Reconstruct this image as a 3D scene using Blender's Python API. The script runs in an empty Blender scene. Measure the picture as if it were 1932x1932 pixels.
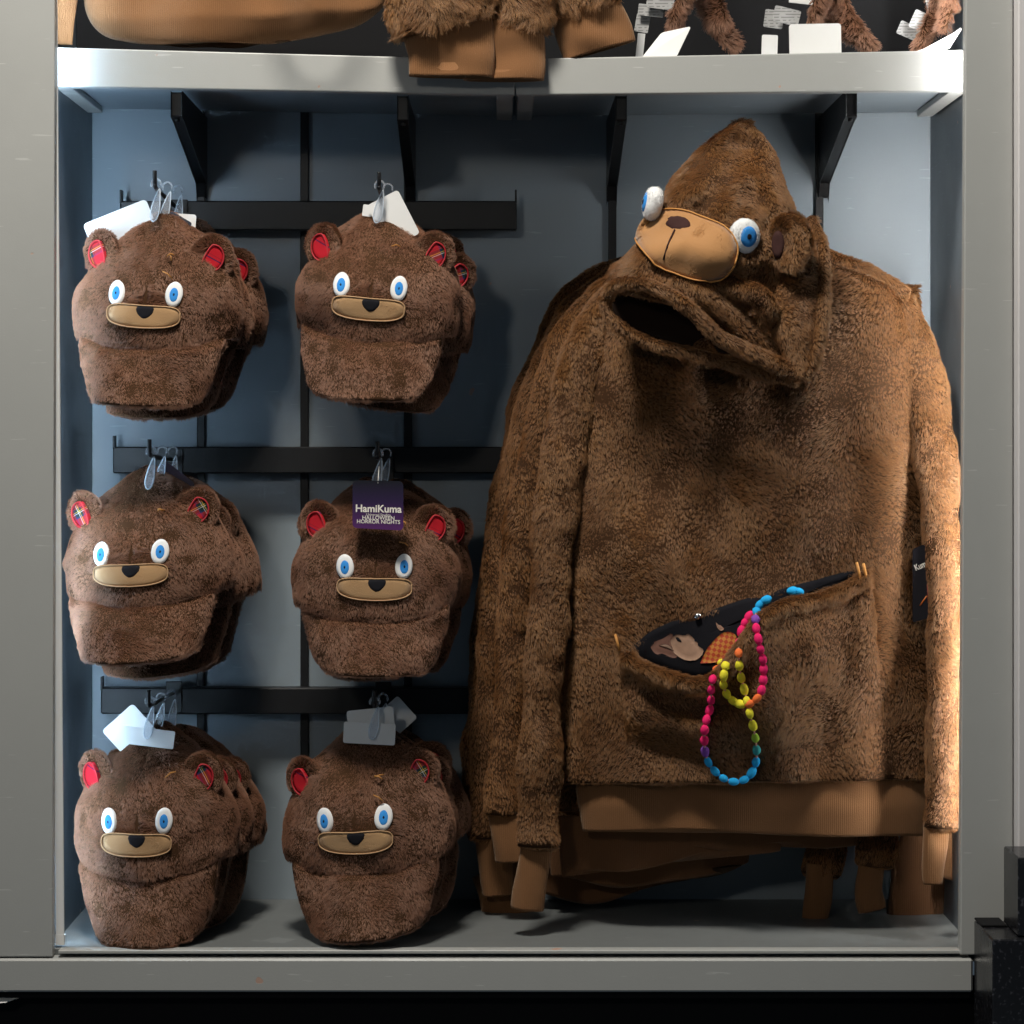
import bpy, math, random
import numpy as np
from mathutils import Vector
from mathutils.bvhtree import BVHTree

SC = bpy.context.scene
COL = SC.collection
R = math.radians

# ------------------------------------------------------------------ camera
D, FPX, VPX, VPY, PW = 3.8, 4893.0, 943.0, 815.0, 1932.0
CAMZ = 1.05                                    # the camera's height above the shop floor
cam_d = bpy.data.cameras.new('camera'); cam = bpy.data.objects.new('camera', cam_d); COL.objects.link(cam)
cam.location = (0, -D, CAMZ); cam.rotation_euler = (R(90), 0, 0)
cam_d.sensor_width = 36; cam_d.lens = 36 * FPX / PW
cam_d.shift_x = (PW / 2 - VPX) / PW; cam_d.shift_y = -(PW / 2 - VPY) / PW
cam_d.clip_end = 100
SC.camera = cam

def Q(px, py, Y):
    """a point of the place, from where it stands in the picture and its depth behind the cabinet front"""
    return np.array([(px - VPX) / FPX * (D + Y), Y, CAMZ + (VPY - py) / FPX * (D + Y)])

# ------------------------------------------------------------------ light
w = bpy.data.worlds.new('World'); SC.world = w; w.use_nodes = True
w.node_tree.nodes['Background'].inputs[0].default_value = (0.62, 0.81, 1.0, 1)
w.node_tree.nodes['Background'].inputs[1].default_value = 0.068

def area(name, loc, target, size, power, col, size_y=None, spread=180):
    l = bpy.data.lights.new(name, 'AREA'); l.size = size; l.energy = power; l.color = col
    if size_y: l.shape = 'RECTANGLE'; l.size_y = size_y
    l.spread = R(spread)
    o = bpy.data.objects.new(name, l); COL.objects.link(o); o.location = loc
    o.rotation_euler = (Vector(target) - Vector(loc)).to_track_quat('-Z', 'Y').to_euler()
    return o
area('shop_light', (-1.15, -4.6, CAMZ + 1.30), (0.0, 0.2, CAMZ - 0.1), 0.30, 16, (1.0, 0.93, 0.82))
area('ceiling_light', (-0.40, -1.12, CAMZ + 2.32), (-0.1, 0.0, CAMZ), 0.46, 86, (1.0, 0.945, 0.85))
SC.view_settings.view_transform = 'Standard'; SC.view_settings.look = 'None'
SC.view_settings.exposure = 0; SC.view_settings.gamma = 1
SC.cycles.use_denoising = True
SC.cycles.max_bounces = 4; SC.cycles.diffuse_bounces = 2; SC.cycles.use_adaptive_sampling = True; SC.cycles.adaptive_threshold = 0.05; SC.cycles.transparent_max_bounces = 8
SC.cycles.caustics_reflective = False; SC.cycles.caustics_refractive = False
SC.cycles.sample_clamp_indirect = 4.0
SC.cycles_curves.shape = 'RIBBONS'; SC.cycles_curves.subdivisions = 2

# ------------------------------------------------------------------ helpers
def thing(name, label=None, cat=None, loc=(0, 0, 0), group=None, kind=None, rot=(0, 0, 0)):
    o = bpy.data.objects.new(name, None); COL.objects.link(o); o.location = loc; o.rotation_euler = rot
    o.empty_display_size = 0.02
    return tag(o, label, cat, group, kind)
def tag(o, label=None, cat=None, group=None, kind=None):
    for k, v in (('label', label), ('category', cat), ('group', group), ('kind', kind)):
        if v: o[k] = v
    return o
def wl(o):
    """world location of a parent chain (no rotation used where this is needed)"""
    p = np.zeros(3)
    while o is not None: p += np.array(o.location); o = o.parent
    return p
def link(name, me, mat, parent=None, smooth=True):
    o = bpy.data.objects.new(name, me); COL.objects.link(o)
    if mat is not None: me.materials.append(mat)
    if parent is not None: o.parent = parent
    if smooth and hasattr(me, 'polygons') and len(me.polygons):
        me.polygons.foreach_set('use_smooth', [True] * len(me.polygons))
    return o
def mesh(name, V, F, mat, parent=None, smooth=True, local=False):
    V = np.asarray(V, float)
    if parent is not None and not local: V = V - wl(parent)
    me = bpy.data.meshes.new(name); me.from_pydata([tuple(v) for v in V], [], [tuple(int(i) for i in f) for f in F]); me.update()
    return link(name, me, mat, parent, smooth)
def grid_faces(nu, nv, off=0, cu=False, cv=False, flip=False):
    F = []
    for i in range(nu if cu else nu - 1):
        for j in range(nv if cv else nv - 1):
            a, b = off + i * nv + j, off + ((i + 1) % nu) * nv + j
            c, d = off + ((i + 1) % nu) * nv + (j + 1) % nv, off + i * nv + (j + 1) % nv
            F.append((a, d, c, b) if flip else (a, b, c, d))
    return F
def box_vf(x0, x1, y0, y1, z0, z1, b=0.0):
    """a box with small chamfers on its edges"""
    c = [(x0 + x1) / 2, (y0 + y1) / 2, (z0 + z1) / 2]; h = [(x1 - x0) / 2, (y1 - y0) / 2, (z1 - z0) / 2]
    if b <= 0:
        V = [(c[0] + sx * h[0], c[1] + sy * h[1], c[2] + sz * h[2]) for sx in (-1, 1) for sy in (-1, 1) for sz in (-1, 1)]
        return V, [(0, 1, 3, 2), (4, 6, 7, 5), (0, 4, 5, 1), (2, 3, 7, 6), (0, 2, 6, 4), (1, 5, 7, 3)]
    V = []; idx = {}
    for sx in (-1, 1):
        for sy in (-1, 1):
            for sz in (-1, 1):
                s = (sx, sy, sz)
                for ax in range(3):
                    idx[(s, ax)] = len(V)
                    V.append(tuple(c[k] + s[k] * (h[k] if k == ax else h[k] - b) for k in range(3)))
    F = []
    def q(lst):
        n = np.cross(np.array(V[lst[1]]) - np.array(V[lst[0]]), np.array(V[lst[2]]) - np.array(V[lst[0]]))
        m = np.mean([V[i] for i in lst], axis=0) - np.array(c)
        F.append(tuple(lst if np.dot(n, m) > 0 else lst[::-1]))
    for ax in range(3):
        o = [k for k in range(3) if k != ax]
        for s in (-1, 1):
            l = []
            for (a, d) in ((-1, -1), (1, -1), (1, 1), (-1, 1)):
                k = [0, 0, 0]; k[ax] = s; k[o[0]] = a; k[o[1]] = d; l.append(idx[(tuple(k), ax)])
            q(l)
        for a in (-1, 1):
            for d in (-1, 1):
                k0 = [0, 0, 0]; k0[o[0]] = a; k0[o[1]] = d; k1 = list(k0); k0[ax] = -1; k1[ax] = 1
                q([idx[(tuple(k0), o[0])], idx[(tuple(k1), o[0])], idx[(tuple(k1), o[1])], idx[(tuple(k0), o[1])]])
    for sx in (-1, 1):
        for sy in (-1, 1):
            for sz in (-1, 1): q([idx[((sx, sy, sz), ax)] for ax in range(3)])
    return V, F
def box(name, x0, x1, y0, y1, z0, z1, mat, parent=None, b=0.0015):
    V, F = box_vf(x0, x1, y0, y1, z0, z1, b)
    return mesh(name, V, F, mat, parent, smooth=False)
def catmull(P, n):
    P = np.asarray(P, float); m = len(P); T = np.linspace(0, m - 1, n)
    out = np.zeros((n,) + P.shape[1:])
    for k, t in enumerate(T):
        i = min(int(t), m - 2); f = t - i
        a, b, c, d = P[max(i - 1, 0)], P[i], P[i + 1], P[min(i + 2, m - 1)]
        out[k] = 0.5 * (2 * b + (c - a) * f + (2 * a - 5 * b + 4 * c - d) * f * f + (3 * b - a - 3 * c + d) * f ** 3)
    return out
def tube_pts(path, r, nseg=14, ratio=1.0, up=(0, 1, 0)):
    """rings along a path; r in the picture plane, r*ratio in depth"""
    path = np.asarray(path, float); n = len(path); r = np.broadcast_to(np.asarray(r, float), (n,))
    T = np.gradient(path, axis=0); T /= np.linalg.norm(T, axis=1)[:, None] + 1e-9
    up = np.asarray(up, float); G = np.zeros((n, nseg, 3))
    ratio = np.broadcast_to(np.asarray(ratio, float), (n,))
    for i in range(n):
        s = np.cross(up, T[i]); s /= np.linalg.norm(s) + 1e-9; u = np.cross(T[i], s)
        for j in range(nseg):
            a = 2 * math.pi * j / nseg
            G[i, j] = path[i] + s * math.cos(a) * r[i] + u * math.sin(a) * r[i] * ratio[i]
    return G
def tube_vf(G, caps=True):
    n, m = G.shape[:2]; V = G.reshape(-1, 3); F = grid_faces(n, m, cv=True)
    if caps:
        V = np.vstack([V, G[0].mean(0), G[-1].mean(0)]); a, b = len(V) - 2, len(V) - 1
        F += [(a, j, (j + 1) % m) for j in range(m)] + [(b, (n - 1) * m + (j + 1) % m, (n - 1) * m + j) for j in range(m)]
    return orient(V, F)
def orient(V, F):
    """turn a closed surface's faces outwards (signed volume)"""
    V = np.asarray(V); vol = 0.0; c = V.mean(0)
    for f in F:
        for k in range(1, len(f) - 1):
            vol += np.dot(V[f[0]] - c, np.cross(V[f[k]] - c, V[f[k + 1]] - c))
    return V, (F if vol > 0 else [tuple(reversed(f)) for f in F])
def pillow(L, Rr, y_edge, bulge, nu=40, nv=40, p=0.5, back=0.5, top=None, wob=None, seed=0, bot=None):
    """a stuffed shape between two outline curves given in picture pixels; bulge in metres toward the viewer"""
    L = catmull(L, nv); Rr = catmull(Rr, nv); ye = np.interp(np.linspace(0, 1, nv), np.linspace(0, 1, len(y_edge)), y_edge)
    bg = np.interp(np.linspace(0, 1, nv), np.linspace(0, 1, len(bulge)), bulge)
    u = 0.5 - 0.5 * np.cos(np.linspace(0, math.pi, nu))
    fr = np.zeros((nu, nv, 3)); bk = np.zeros((nu, nv, 3))
    for i in range(nu):
        e = max(0.0, 1 - (2 * u[i] - 1) ** 2) ** p
        for j in range(nv):
            x, y = L[j] * (1 - u[i]) + Rr[j] * u[i]
            if top is not None: y += top(u[i]) * (1 - j / (nv - 1)) ** 2
            if bot is not None: y += bot(u[i]) * (j / (nv - 1)) ** 1.5
            fr[i, j] = Q(x, y, ye[j] - bg[j] * e); bk[i, j] = Q(x, y, ye[j] + bg[j] * e * back)
    if wob: fr[:, :, 1] += wob(fr.reshape(-1, 3)).reshape(nu, nv) * np.minimum(1, 6 * u * (1 - u))[:, None]
    # ring around: front left->right then back right->left
    ring = np.concatenate([fr, bk[-2:0:-1]], axis=0)          # (2nu-2, nv)
    G = np.swapaxes(ring, 0, 1)
    return tube_vf(G)
class SN:
    """smooth noise: a sum of sines, values about -1..1"""
    def __init__(s, freq, seed, k=10):
        r = np.random.RandomState(seed); d = r.normal(size=(k, 3)); d /= np.linalg.norm(d, axis=1)[:, None]
        s.w = d * freq * 2 * math.pi * r.uniform(0.5, 1.5, (k, 1)); s.ph = r.uniform(0, 6.283, k); s.a = 1.0 / math.sqrt(k / 2)
    def __call__(s, P): return np.sin(P @ s.w.T + s.ph).sum(1) * s.a * 0.7

# ------------------------------------------------------------------ materials
class NT:
    def __init__(s, name):
        s.m = bpy.data.materials.new(name); s.m.use_nodes = True; s.t = s.m.node_tree; s.n = s.t.nodes; s.b = s.n['Principled BSDF']
    def new(s, k, **kw):
        n = s.n.new(k)
        for a, v in kw.items(): setattr(n, a, v)
        return n
    def link(s, a, b): s.t.links.new(a, b)
    def val(s, sock, v):
        if hasattr(v, 'bl_idname') or hasattr(v, 'is_output'): s.link(v, sock)
        else: sock.default_value = v
    def math(s, op, a, b=0.0, c=0.0):
        n = s.new('ShaderNodeMath', operation=op); s.val(n.inputs[0], a); s.val(n.inputs[1], b); s.val(n.inputs[2], c); return n.outputs[0]
    def mix(s, f, a, b):
        n = s.new('ShaderNodeMix', data_type='RGBA'); s.val(n.inputs[0], f)
        for sock, v in ((n.inputs[6], a), (n.inputs[7], b)): s.val(sock, v if not isinstance(v, tuple) else v + (1,) if len(v) == 3 else v)
        return n.outputs[2]
    def noise(s, scale, detail=3, vec=None, rough=0.5):
        n = s.new('ShaderNodeTexNoise'); n.inputs['Scale'].default_value = scale; n.inputs['Detail'].default_value = detail
        n.inputs['Roughness'].default_value = rough
        if vec is not None: s.link(vec, n.inputs['Vector'])
        return n.outputs[0]
    def ramp(s, f, stops, mode='LINEAR'):
        n = s.new('ShaderNodeValToRGB'); n.color_ramp.interpolation = mode; e = n.color_ramp.elements
        while len(e) < len(stops): e.new(0.5)
        for k, (p, c) in enumerate(stops): e[k].position = p; e[k].color = tuple(c) + (1,) if len(c) == 3 else c
        s.link(f, n.inputs[0]); return n.outputs[0]
    def coord(s, which='Object'): return s.new('ShaderNodeTexCoord').outputs[which]
    def base(s, v): s.val(s.b.inputs['Base Color'], v if not isinstance(v, tuple) else v + (1,))
    def set(s, **kw):
        for k, v in kw.items(): s.val(s.b.inputs[k.replace('_', ' ')], v)
    def bump(s, h, strength=0.3, dist=0.002):
        n = s.new('ShaderNodeBump'); n.inputs['Strength'].default_value = strength; n.inputs['Distance'].default_value = dist
        s.link(h, n.inputs['Height']); s.link(n.outputs[0], s.b.inputs['Normal'])
def plain(name, col, rough=0.5, metal=0.0, spec=0.5, bump=None, **kw):
    t = NT(name); t.base(tuple(col)); t.set(Roughness=rough, Metallic=metal); t.b.inputs['Specular IOR Level'].default_value = spec
    if bump: t.bump(t.noise(bump[0], 4, t.coord()), bump[1], bump[2])
    t.set(**kw); return t.m

def paint_mat(name, col):
    """satin grey cabinet paint: roller texture, dirt, fine scratches, chips to the pink primer"""
    t = NT(name); c = t.coord()
    big = t.noise(2.2, 4, c); dirt = t.noise(9, 6, c, 0.65)
    a = t.mix(t.math('MULTIPLY', dirt, 0.55), tuple(col), tuple(x * 0.74 for x in col))
    a = t.mix(t.math('MULTIPLY', big, 0.25), a, tuple(x * 1.08 for x in col))
    mp = t.new('ShaderNodeMapping'); mp.inputs['Scale'].default_value = (3.0, 3.0, 40.0); mp.inputs['Rotation'].default_value = (0, 0.35, 0); t.link(c, mp.inputs[0])
    sc = t.ramp(t.noise(5.5, 2, mp.outputs[0]), [(0.0, (0, 0, 0)), (0.70, (0, 0, 0)), (0.72, (1, 1, 1))])
    a = t.mix(t.math('MULTIPLY', sc, 0.35), a, tuple(min(1, x * 1.6) for x in col))
    ch = t.ramp(t.noise(30, 2, c), [(0.0, (0, 0, 0)), (0.765, (0, 0, 0)), (0.775, (1, 1, 1))])
    a = t.mix(t.math('MULTIPLY', ch, 0.8), a, (0.50, 0.30, 0.22))
    t.base(a); t.set(Roughness=t.math('ADD', t.math('MULTIPLY', dirt, 0.2), 0.33)); t.b.inputs['Specular IOR Level'].default_value = 0.45
    t.bump(t.math('ADD', t.noise(420, 2, c), t.math('MULTIPLY', ch, -2.0)), 0.10, 0.001)
    return t.m

def knit_mat(name, col, scale=900):
    """fine ribbed knit, ribs running up and down the band"""
    t = NT(name); c = t.coord()
    wv = t.new('ShaderNodeTexWave', wave_type='BANDS', bands_direction='X'); wv.inputs['Scale'].default_value = 105
    wv.inputs['Distortion'].default_value = 1.2; wv.inputs['Detail'].default_value = 1; wv.inputs['Detail Scale'].default_value = 0.4; t.link(c, wv.inputs[0])
    n = t.noise(60, 5, c, 0.65); f = t.noise(900, 2, c)
    a = t.mix(wv.outputs[1], tuple(x * 0.90 for x in col), tuple(col)); a = t.mix(t.math('MULTIPLY', n, 0.45), a, tuple(x * 0.7 for x in col))
    t.base(a); t.set(Roughness=0.95); t.b.inputs['Specular IOR Level'].default_value = 0.15
    t.b.inputs['Sheen Weight'].default_value = 0.25; t.b.inputs['Sheen Roughness'].default_value = 0.5; t.b.inputs['Sheen Tint'].default_value = (1, .8, .6, 1)
    t.bump(t.math('ADD', wv.outputs[1], t.math('MULTIPLY', f, 1.6)), 0.35, 0.0010)
    return t.m

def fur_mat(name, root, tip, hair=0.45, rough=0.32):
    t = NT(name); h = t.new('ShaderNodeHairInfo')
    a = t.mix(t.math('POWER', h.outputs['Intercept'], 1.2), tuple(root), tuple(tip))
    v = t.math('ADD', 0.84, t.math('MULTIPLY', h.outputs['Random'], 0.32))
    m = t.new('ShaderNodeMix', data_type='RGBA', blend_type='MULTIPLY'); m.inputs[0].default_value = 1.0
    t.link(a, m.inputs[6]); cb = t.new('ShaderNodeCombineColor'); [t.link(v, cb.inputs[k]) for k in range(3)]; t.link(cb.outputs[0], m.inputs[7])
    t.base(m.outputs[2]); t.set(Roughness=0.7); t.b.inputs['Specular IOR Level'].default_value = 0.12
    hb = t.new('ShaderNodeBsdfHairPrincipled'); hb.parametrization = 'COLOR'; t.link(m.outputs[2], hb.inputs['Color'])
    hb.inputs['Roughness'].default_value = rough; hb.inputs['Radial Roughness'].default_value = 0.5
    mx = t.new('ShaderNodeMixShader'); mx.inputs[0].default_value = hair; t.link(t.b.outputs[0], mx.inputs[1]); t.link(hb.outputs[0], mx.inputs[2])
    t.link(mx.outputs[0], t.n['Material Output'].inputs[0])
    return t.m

def plaid_mat(name, s0=1.0):
    """red tartan, woven; every ear shows another piece of the cloth"""
    t = NT(name); c = t.coord(); oi = t.new('ShaderNodeObjectInfo')
    mp = t.new('ShaderNodeMapping'); t.link(c, mp.inputs[0]); mp.inputs['Rotation'].default_value = (0, 0.45, 0)
    off = t.new('ShaderNodeCombineXYZ'); t.link(t.math('MULTIPLY', oi.outputs['Random'], 0.37), off.inputs[0]); t.link(t.math('MULTIPLY', oi.outputs['Random'], 0.53), off.inputs[2])
    t.link(off.outputs[0], mp.inputs['Location'])
    sp = t.new('ShaderNodeSeparateXYZ'); t.link(mp.outputs[0], sp.inputs[0])
    red, dark, blue, white, yel = (0.42, 0.012, 0.022), (0.010, 0.026, 0.022), (0.02, 0.022, 0.10), (0.65, 0.62, 0.58), (0.65, 0.45, 0.05)
    def band(v, ph):
        f = t.math('FRACT', t.math('ADD', t.math('MULTIPLY', v, 1 / 0.036), ph))
        return t.ramp(f, [(0.0, red), (0.46, blue), (0.53, dark), (0.66, white), (0.685, dark), (0.73, yel), (0.755, dark), (0.88, red), (0.93, dark), (0.95, red)], 'CONSTANT')
    a = t.mix(0.5, band(sp.outputs[0], 0.1), band(sp.outputs[2], 0.6))
    t.base(a); t.set(Roughness=0.85); t.b.inputs['Specular IOR Level'].default_value = 0.2
    t.bump(t.noise(1500, 1, c), 0.3, 0.0005)
    return t.m

def care_mat():  # printed lines on a base greyed for the shade on the upper shelf
    t = NT('printed_shaded_care_label'); c = t.coord(); wv = t.new('ShaderNodeTexWave', wave_type='BANDS', bands_direction='Z'); wv.inputs['Scale'].default_value = 70; wv.inputs['Distortion'].default_value = 0.6; t.link(c, wv.inputs[0])
    t.base(t.mix(t.math('MULTIPLY', t.math('GREATER_THAN', wv.outputs[1], 0.62), t.math('GREATER_THAN', t.noise(160, 1, c), 0.45)), (0.36, 0.36, 0.36), (0.20, 0.20, 0.20))); t.set(Roughness=0.7); return t.m
M = dict(
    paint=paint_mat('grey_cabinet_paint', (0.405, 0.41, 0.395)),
    paint_side_shaded=paint_mat('shaded_side_panel_paint', (0.12, 0.145, 0.170)),  # cabinet paint with shade put into the colour, against the strips' bright light
    paint_floor=paint_mat('worn_shaded_floor_paint', (0.165, 0.175, 0.175)),  # dirtier cabinet paint, darkened further to offset the light on the floor
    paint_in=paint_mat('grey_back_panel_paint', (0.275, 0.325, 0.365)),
    black=plain('black_powder_coat', (0.009, 0.009, 0.010), 0.42, spec=0.35, bump=(300, 0.15, 0.001)),
    blackkick=plain('black_toe_kick', (0.008, 0.008, 0.009), 0.7, spec=0.12),
    knit=knit_mat('tan_rib_knit', (0.21, 0.098, 0.041)),
    knit_shaded=knit_mat('shaded_rib_knit', (0.15, 0.068, 0.030)),  # the tan knit again, darkened for the shade on hems further back
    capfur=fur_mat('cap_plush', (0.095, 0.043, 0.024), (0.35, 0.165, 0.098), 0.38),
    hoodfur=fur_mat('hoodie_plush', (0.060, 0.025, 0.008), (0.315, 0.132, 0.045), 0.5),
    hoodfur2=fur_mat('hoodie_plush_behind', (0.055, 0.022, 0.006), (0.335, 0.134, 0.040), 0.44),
    skin=plain('plush_backing', (0.055, 0.026, 0.012), 0.95, spec=0.1),
    inside=plain('dark_hood_shade', (0.018, 0.010, 0.007), 0.95, spec=0.1),
    plaid=plaid_mat('red_tartan'),
    redthread=plain('red_thread', (0.40, 0.012, 0.02), 0.6, bump=(900, 0.3, 0.0006)),
    tan=plain('tan_short_plush', (0.42, 0.255, 0.125), 0.9, spec=0.15, bump=(700, 0.5, 0.001), Sheen_Weight=0.3),
    tanh=plain('tan_smooth_plush', (0.40, 0.20, 0.075), 0.8, spec=0.2, bump=(500, 0.3, 0.001), Sheen_Weight=0.4),
    tanedge=plain('pale_tan_thread', (0.50, 0.30, 0.15), 0.6),
    tanthread=plain('ochre_thread', (0.50, 0.22, 0.05), 0.6, bump=(900, 0.3, 0.0006)),
    nose=plain('dark_embroidery', (0.012, 0.012, 0.016), 0.85, spec=0.15, bump=(900, 0.4, 0.0006)),
    noseh=plain('brown_embroidery', (0.045, 0.020, 0.018), 0.85, spec=0.15, bump=(800, 0.4, 0.0006)),
    white=plain('white_embroidery', (0.78, 0.78, 0.78), 0.85, spec=0.15, bump=(900, 0.3, 0.0006)),
    blue=plain('blue_embroidery', (0.04, 0.26, 0.68), 0.85, spec=0.15, bump=(900, 0.4, 0.0006)),
    card=plain('white_card', (0.78, 0.78, 0.77), 0.35),
    carecard=care_mat(),
    lining=plain('black_lining', (0.010, 0.010, 0.013), 0.8, spec=0.08, bump=(200, 0.3, 0.001)),
    wall=plain('pale_plaster', (0.62, 0.60, 0.60), 0.7, bump=(60, 0.15, 0.002)),
)
def red_cloth():
    t = NT('red_cloth_with_stripe'); c = t.coord(); oi = t.new('ShaderNodeObjectInfo'); sp = t.new('ShaderNodeSeparateXYZ'); t.link(c, sp.inputs[0])
    f = t.math('FRACT', t.math('ADD', t.math('MULTIPLY', t.math('ADD', sp.outputs[2], t.math('MULTIPLY', sp.outputs[0], 0.5)), 1 / 0.03), oi.outputs['Random']))
    t.base(t.ramp(f, [(0.0, (0.46, 0.012, 0.022)), (0.72, (0.10, 0.012, 0.05)), (0.80, (0.46, 0.012, 0.022)), (0.93, (0.12, 0.01, 0.02)), (0.95, (0.46, 0.012, 0.022))], 'CONSTANT')); t.set(Roughness=0.85); t.b.inputs['Specular IOR Level'].default_value = 0.15
    t.bump(t.noise(1500, 1, c), 0.3, 0.0005); return t.m
M['redcloth'] = red_cloth()
def granite():
    t = NT('black_granite'); c = t.coord(); v = t.new('ShaderNodeTexVoronoi'); v.inputs['Scale'].default_value = 260; t.link(c, v.inputs[0])
    n = t.noise(140, 3, c); g = t.ramp(n, [(0.0, (0.006, 0.006, 0.007)), (0.58, (0.010, 0.010, 0.012)), (0.72, (0.06, 0.06, 0.07))])
    t.base(g); t.set(Roughness=t.math('ADD', t.math('MULTIPLY', t.noise(12, 4, c), 0.25), 0.12)); return t.m
M['granite'] = granite()
def emis(name, col, s):
    t = NT(name); t.base((0.8, 0.8, 0.8)); t.b.inputs['Emission Color'].default_value = col + (1,); t.b.inputs['Emission Strength'].default_value = s; return t.m
M['led_l'] = emis('led_diffuser_cool', (0.56, 0.78, 1.0), 74)
M['led_r'] = emis('led_diffuser_white', (1.0, 0.98, 0.95), 122)
def clear_plastic():
    t = NT('frosted_clear_plastic'); t.base((0.86, 0.9, 0.95)); t.set(Roughness=0.22)
    tr = t.new('ShaderNodeBsdfTransparent'); tr.inputs[0].default_value = (0.93, 0.95, 0.98, 1)
    tl = t.new('ShaderNodeBsdfTranslucent'); tl.inputs[0].default_value = (0.8, 0.85, 0.9, 1)
    m1 = t.new('ShaderNodeMixShader'); m1.inputs[0].default_value = 0.45; t.link(t.b.outputs[0], m1.inputs[1]); t.link(tl.outputs[0], m1.inputs[2])
    m2 = t.new('ShaderNodeMixShader'); m2.inputs[0].default_value = 0.74; t.link(m1.outputs[0], m2.inputs[1]); t.link(tr.outputs[0], m2.inputs[2])
    t.link(m2.outputs[0], t.n['Material Output'].inputs[0]); return t.m
M['clear'] = clear_plastic()
M['edge_glint'] = plain('pale_edge_glint', (0.62, 0.68, 0.74), 0.15)

# ------------------------------------------------------------------ fur
def tri_arrays(V, F):
    V = np.asarray(V, float); T = []
    for f in F:
        for k in range(1, len(f) - 1): T.append((f[0], f[k], f[k + 1]))
    T = np.array(T); fn = np.cross(V[T[:, 1]] - V[T[:, 0]], V[T[:, 2]] - V[T[:, 0]])
    VN = np.zeros_like(V)
    for k in range(3): np.add.at(VN, T[:, k], fn)
    VN /= np.linalg.norm(VN, axis=1)[:, None] + 1e-12
    return V, T, fn, VN
def clump_centres(P, c, seed):
    ip = np.floor(P / c).astype(np.int64); best = np.full(len(P), 1e9); ctr = np.zeros_like(P)
    for dx in (-1, 0, 1):
        for dy in (-1, 0, 1):
            for dz in (-1, 0, 1):
                q = ip + np.array([dx, dy, dz]); h = (q[:, 0] * 73856093) ^ (q[:, 1] * 19349663) ^ (q[:, 2] * 83492791) ^ (seed * 2654435)
                j = np.stack([((h * k) % 10007) / 10007.0 for k in (1, 7919, 104729)], 1)
                cc = (q + j) * c; d = ((cc - P) ** 2).sum(1); m = d < best
                best[m] = d[m]; ctr[m] = cc[m]
    return ctr
def norm(a): return a / (np.linalg.norm(a, axis=1)[:, None] + 1e-12)
def fur(V, F, parent, mat, dens, length, radius=0.00038, lift=0.65, comb=(0, 0, -1), sway=0.8, clump=0.6, csize=0.007, keep=None,
        face=0.55, seed=0, local=False, curl=0.12, npt=4, wavel=9.0, name='fur', combf=None):
    """a coat of hair strands grown on a surface: combed, parted by a slow noise, drawn together into tufts"""
    V = np.asarray(V, float)
    V, T, fn, VN = tri_arrays(V, F); r = np.random.RandomState(seed)
    A = np.linalg.norm(fn, axis=1) / 2
    use = (fn[:, 1] / (2 * A + 1e-12)) < face
    A = A * use; n = int(A.sum() * dens)
    if n < 5: return None
    t = r.choice(len(T), n, p=A / A.sum()); u = r.rand(n); v = r.rand(n); m = u + v > 1; u[m] = 1 - u[m]; v[m] = 1 - v[m]
    W = np.stack([1 - u - v, u, v], 1)[:, :, None]
    P = (V[T[t]] * W).sum(1); N = norm((VN[T[t]] * W).sum(1))
    if keep is not None: k = keep(P); P, N = P[k], N[k]; n = len(P)
    if n < 5: return None
    C = np.broadcast_to(np.asarray(comb, float), (n, 3)).copy()
    if combf is not None: C = combf(P)
    C = C - N * (C * N).sum(1)[:, None]
    lo, hi = SN(wavel, seed + 11), SN(wavel * 4.5, seed + 12); B = np.cross(N, C)
    ang = lo(P) * sway + hi(P) * sway * 0.28 + r.normal(0, 0.16, n)
    C2 = C * np.cos(ang)[:, None] + B * np.sin(ang)[:, None]
    lf = lift * (1 + 0.30 * SN(wavel * 2.2, seed + 13)(P))[:, None]
    d = norm(N * lf + norm(C2 + 1e-6) * (1 - 0.25 * lift) + r.normal(0, 0.10, (n, 3)))
    Ln = (length * (0.80 + 0.22 * SN(wavel * 3, seed + 14)(P)) * r.uniform(0.70, 1.12, n))[:, None]
    el = np.array([1.0, 1.0, 0.55]); Pw = P + 0.35 * csize * np.stack([SN(0.5 / csize * 0.4, seed + 31 + q)(P) for q in range(3)], 1)
    ctr = clump_centres(Pw * el, csize, seed + 5); dl = (ctr - Pw * el) / el; dl -= N * (dl * N).sum(1)[:, None]
    cstr = (clump * r.uniform(0.35, 1.1, n) * (0.8 + 0.35 * SN(18, seed + 35)(P)))[:, None]
    cb = norm(np.stack([SN(60, seed + 21)(P), SN(60, seed + 22)(P), SN(60, seed + 23)(P)], 1)) * curl
    pts = np.zeros((n, npt, 3))
    for k in range(npt):
        s = k / (npt - 1)
        pts[:, k] = P - N * 0.0012 + d * Ln * s + dl * cstr * s ** 1.4 + (norm(C2 + 1e-6) * 0.35 + cb) * Ln * s * s * 0.8
        pts[:, k] += N * (Ln * 0.0)
    # keep the tips outside the cloth
    if parent is not None and not local: pts = pts - wl(parent)
    cu = bpy.data.hair_curves.new(name); cu.add_curves([npt] * n)
    cu.attributes['position'].data.foreach_set('vector', pts.astype(np.float32).ravel())
    ra = cu.attributes.get('radius') or cu.attributes.new('radius', 'FLOAT', 'POINT')
    prof = np.interp(np.linspace(0, 1, npt), [0, 0.55, 1], [1.0, 0.9, 0.32])
    ra.data.foreach_set('value', (radius * r.uniform(0.75, 1.25, (n, 1)) * prof[None, :]).astype(np.float32).ravel())
    cu.materials.append(mat)
    o = bpy.data.objects.new(name, cu); COL.objects.link(o); o.parent = parent
    global NSTR; NSTR += n
    return o
NSTR = 0

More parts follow.
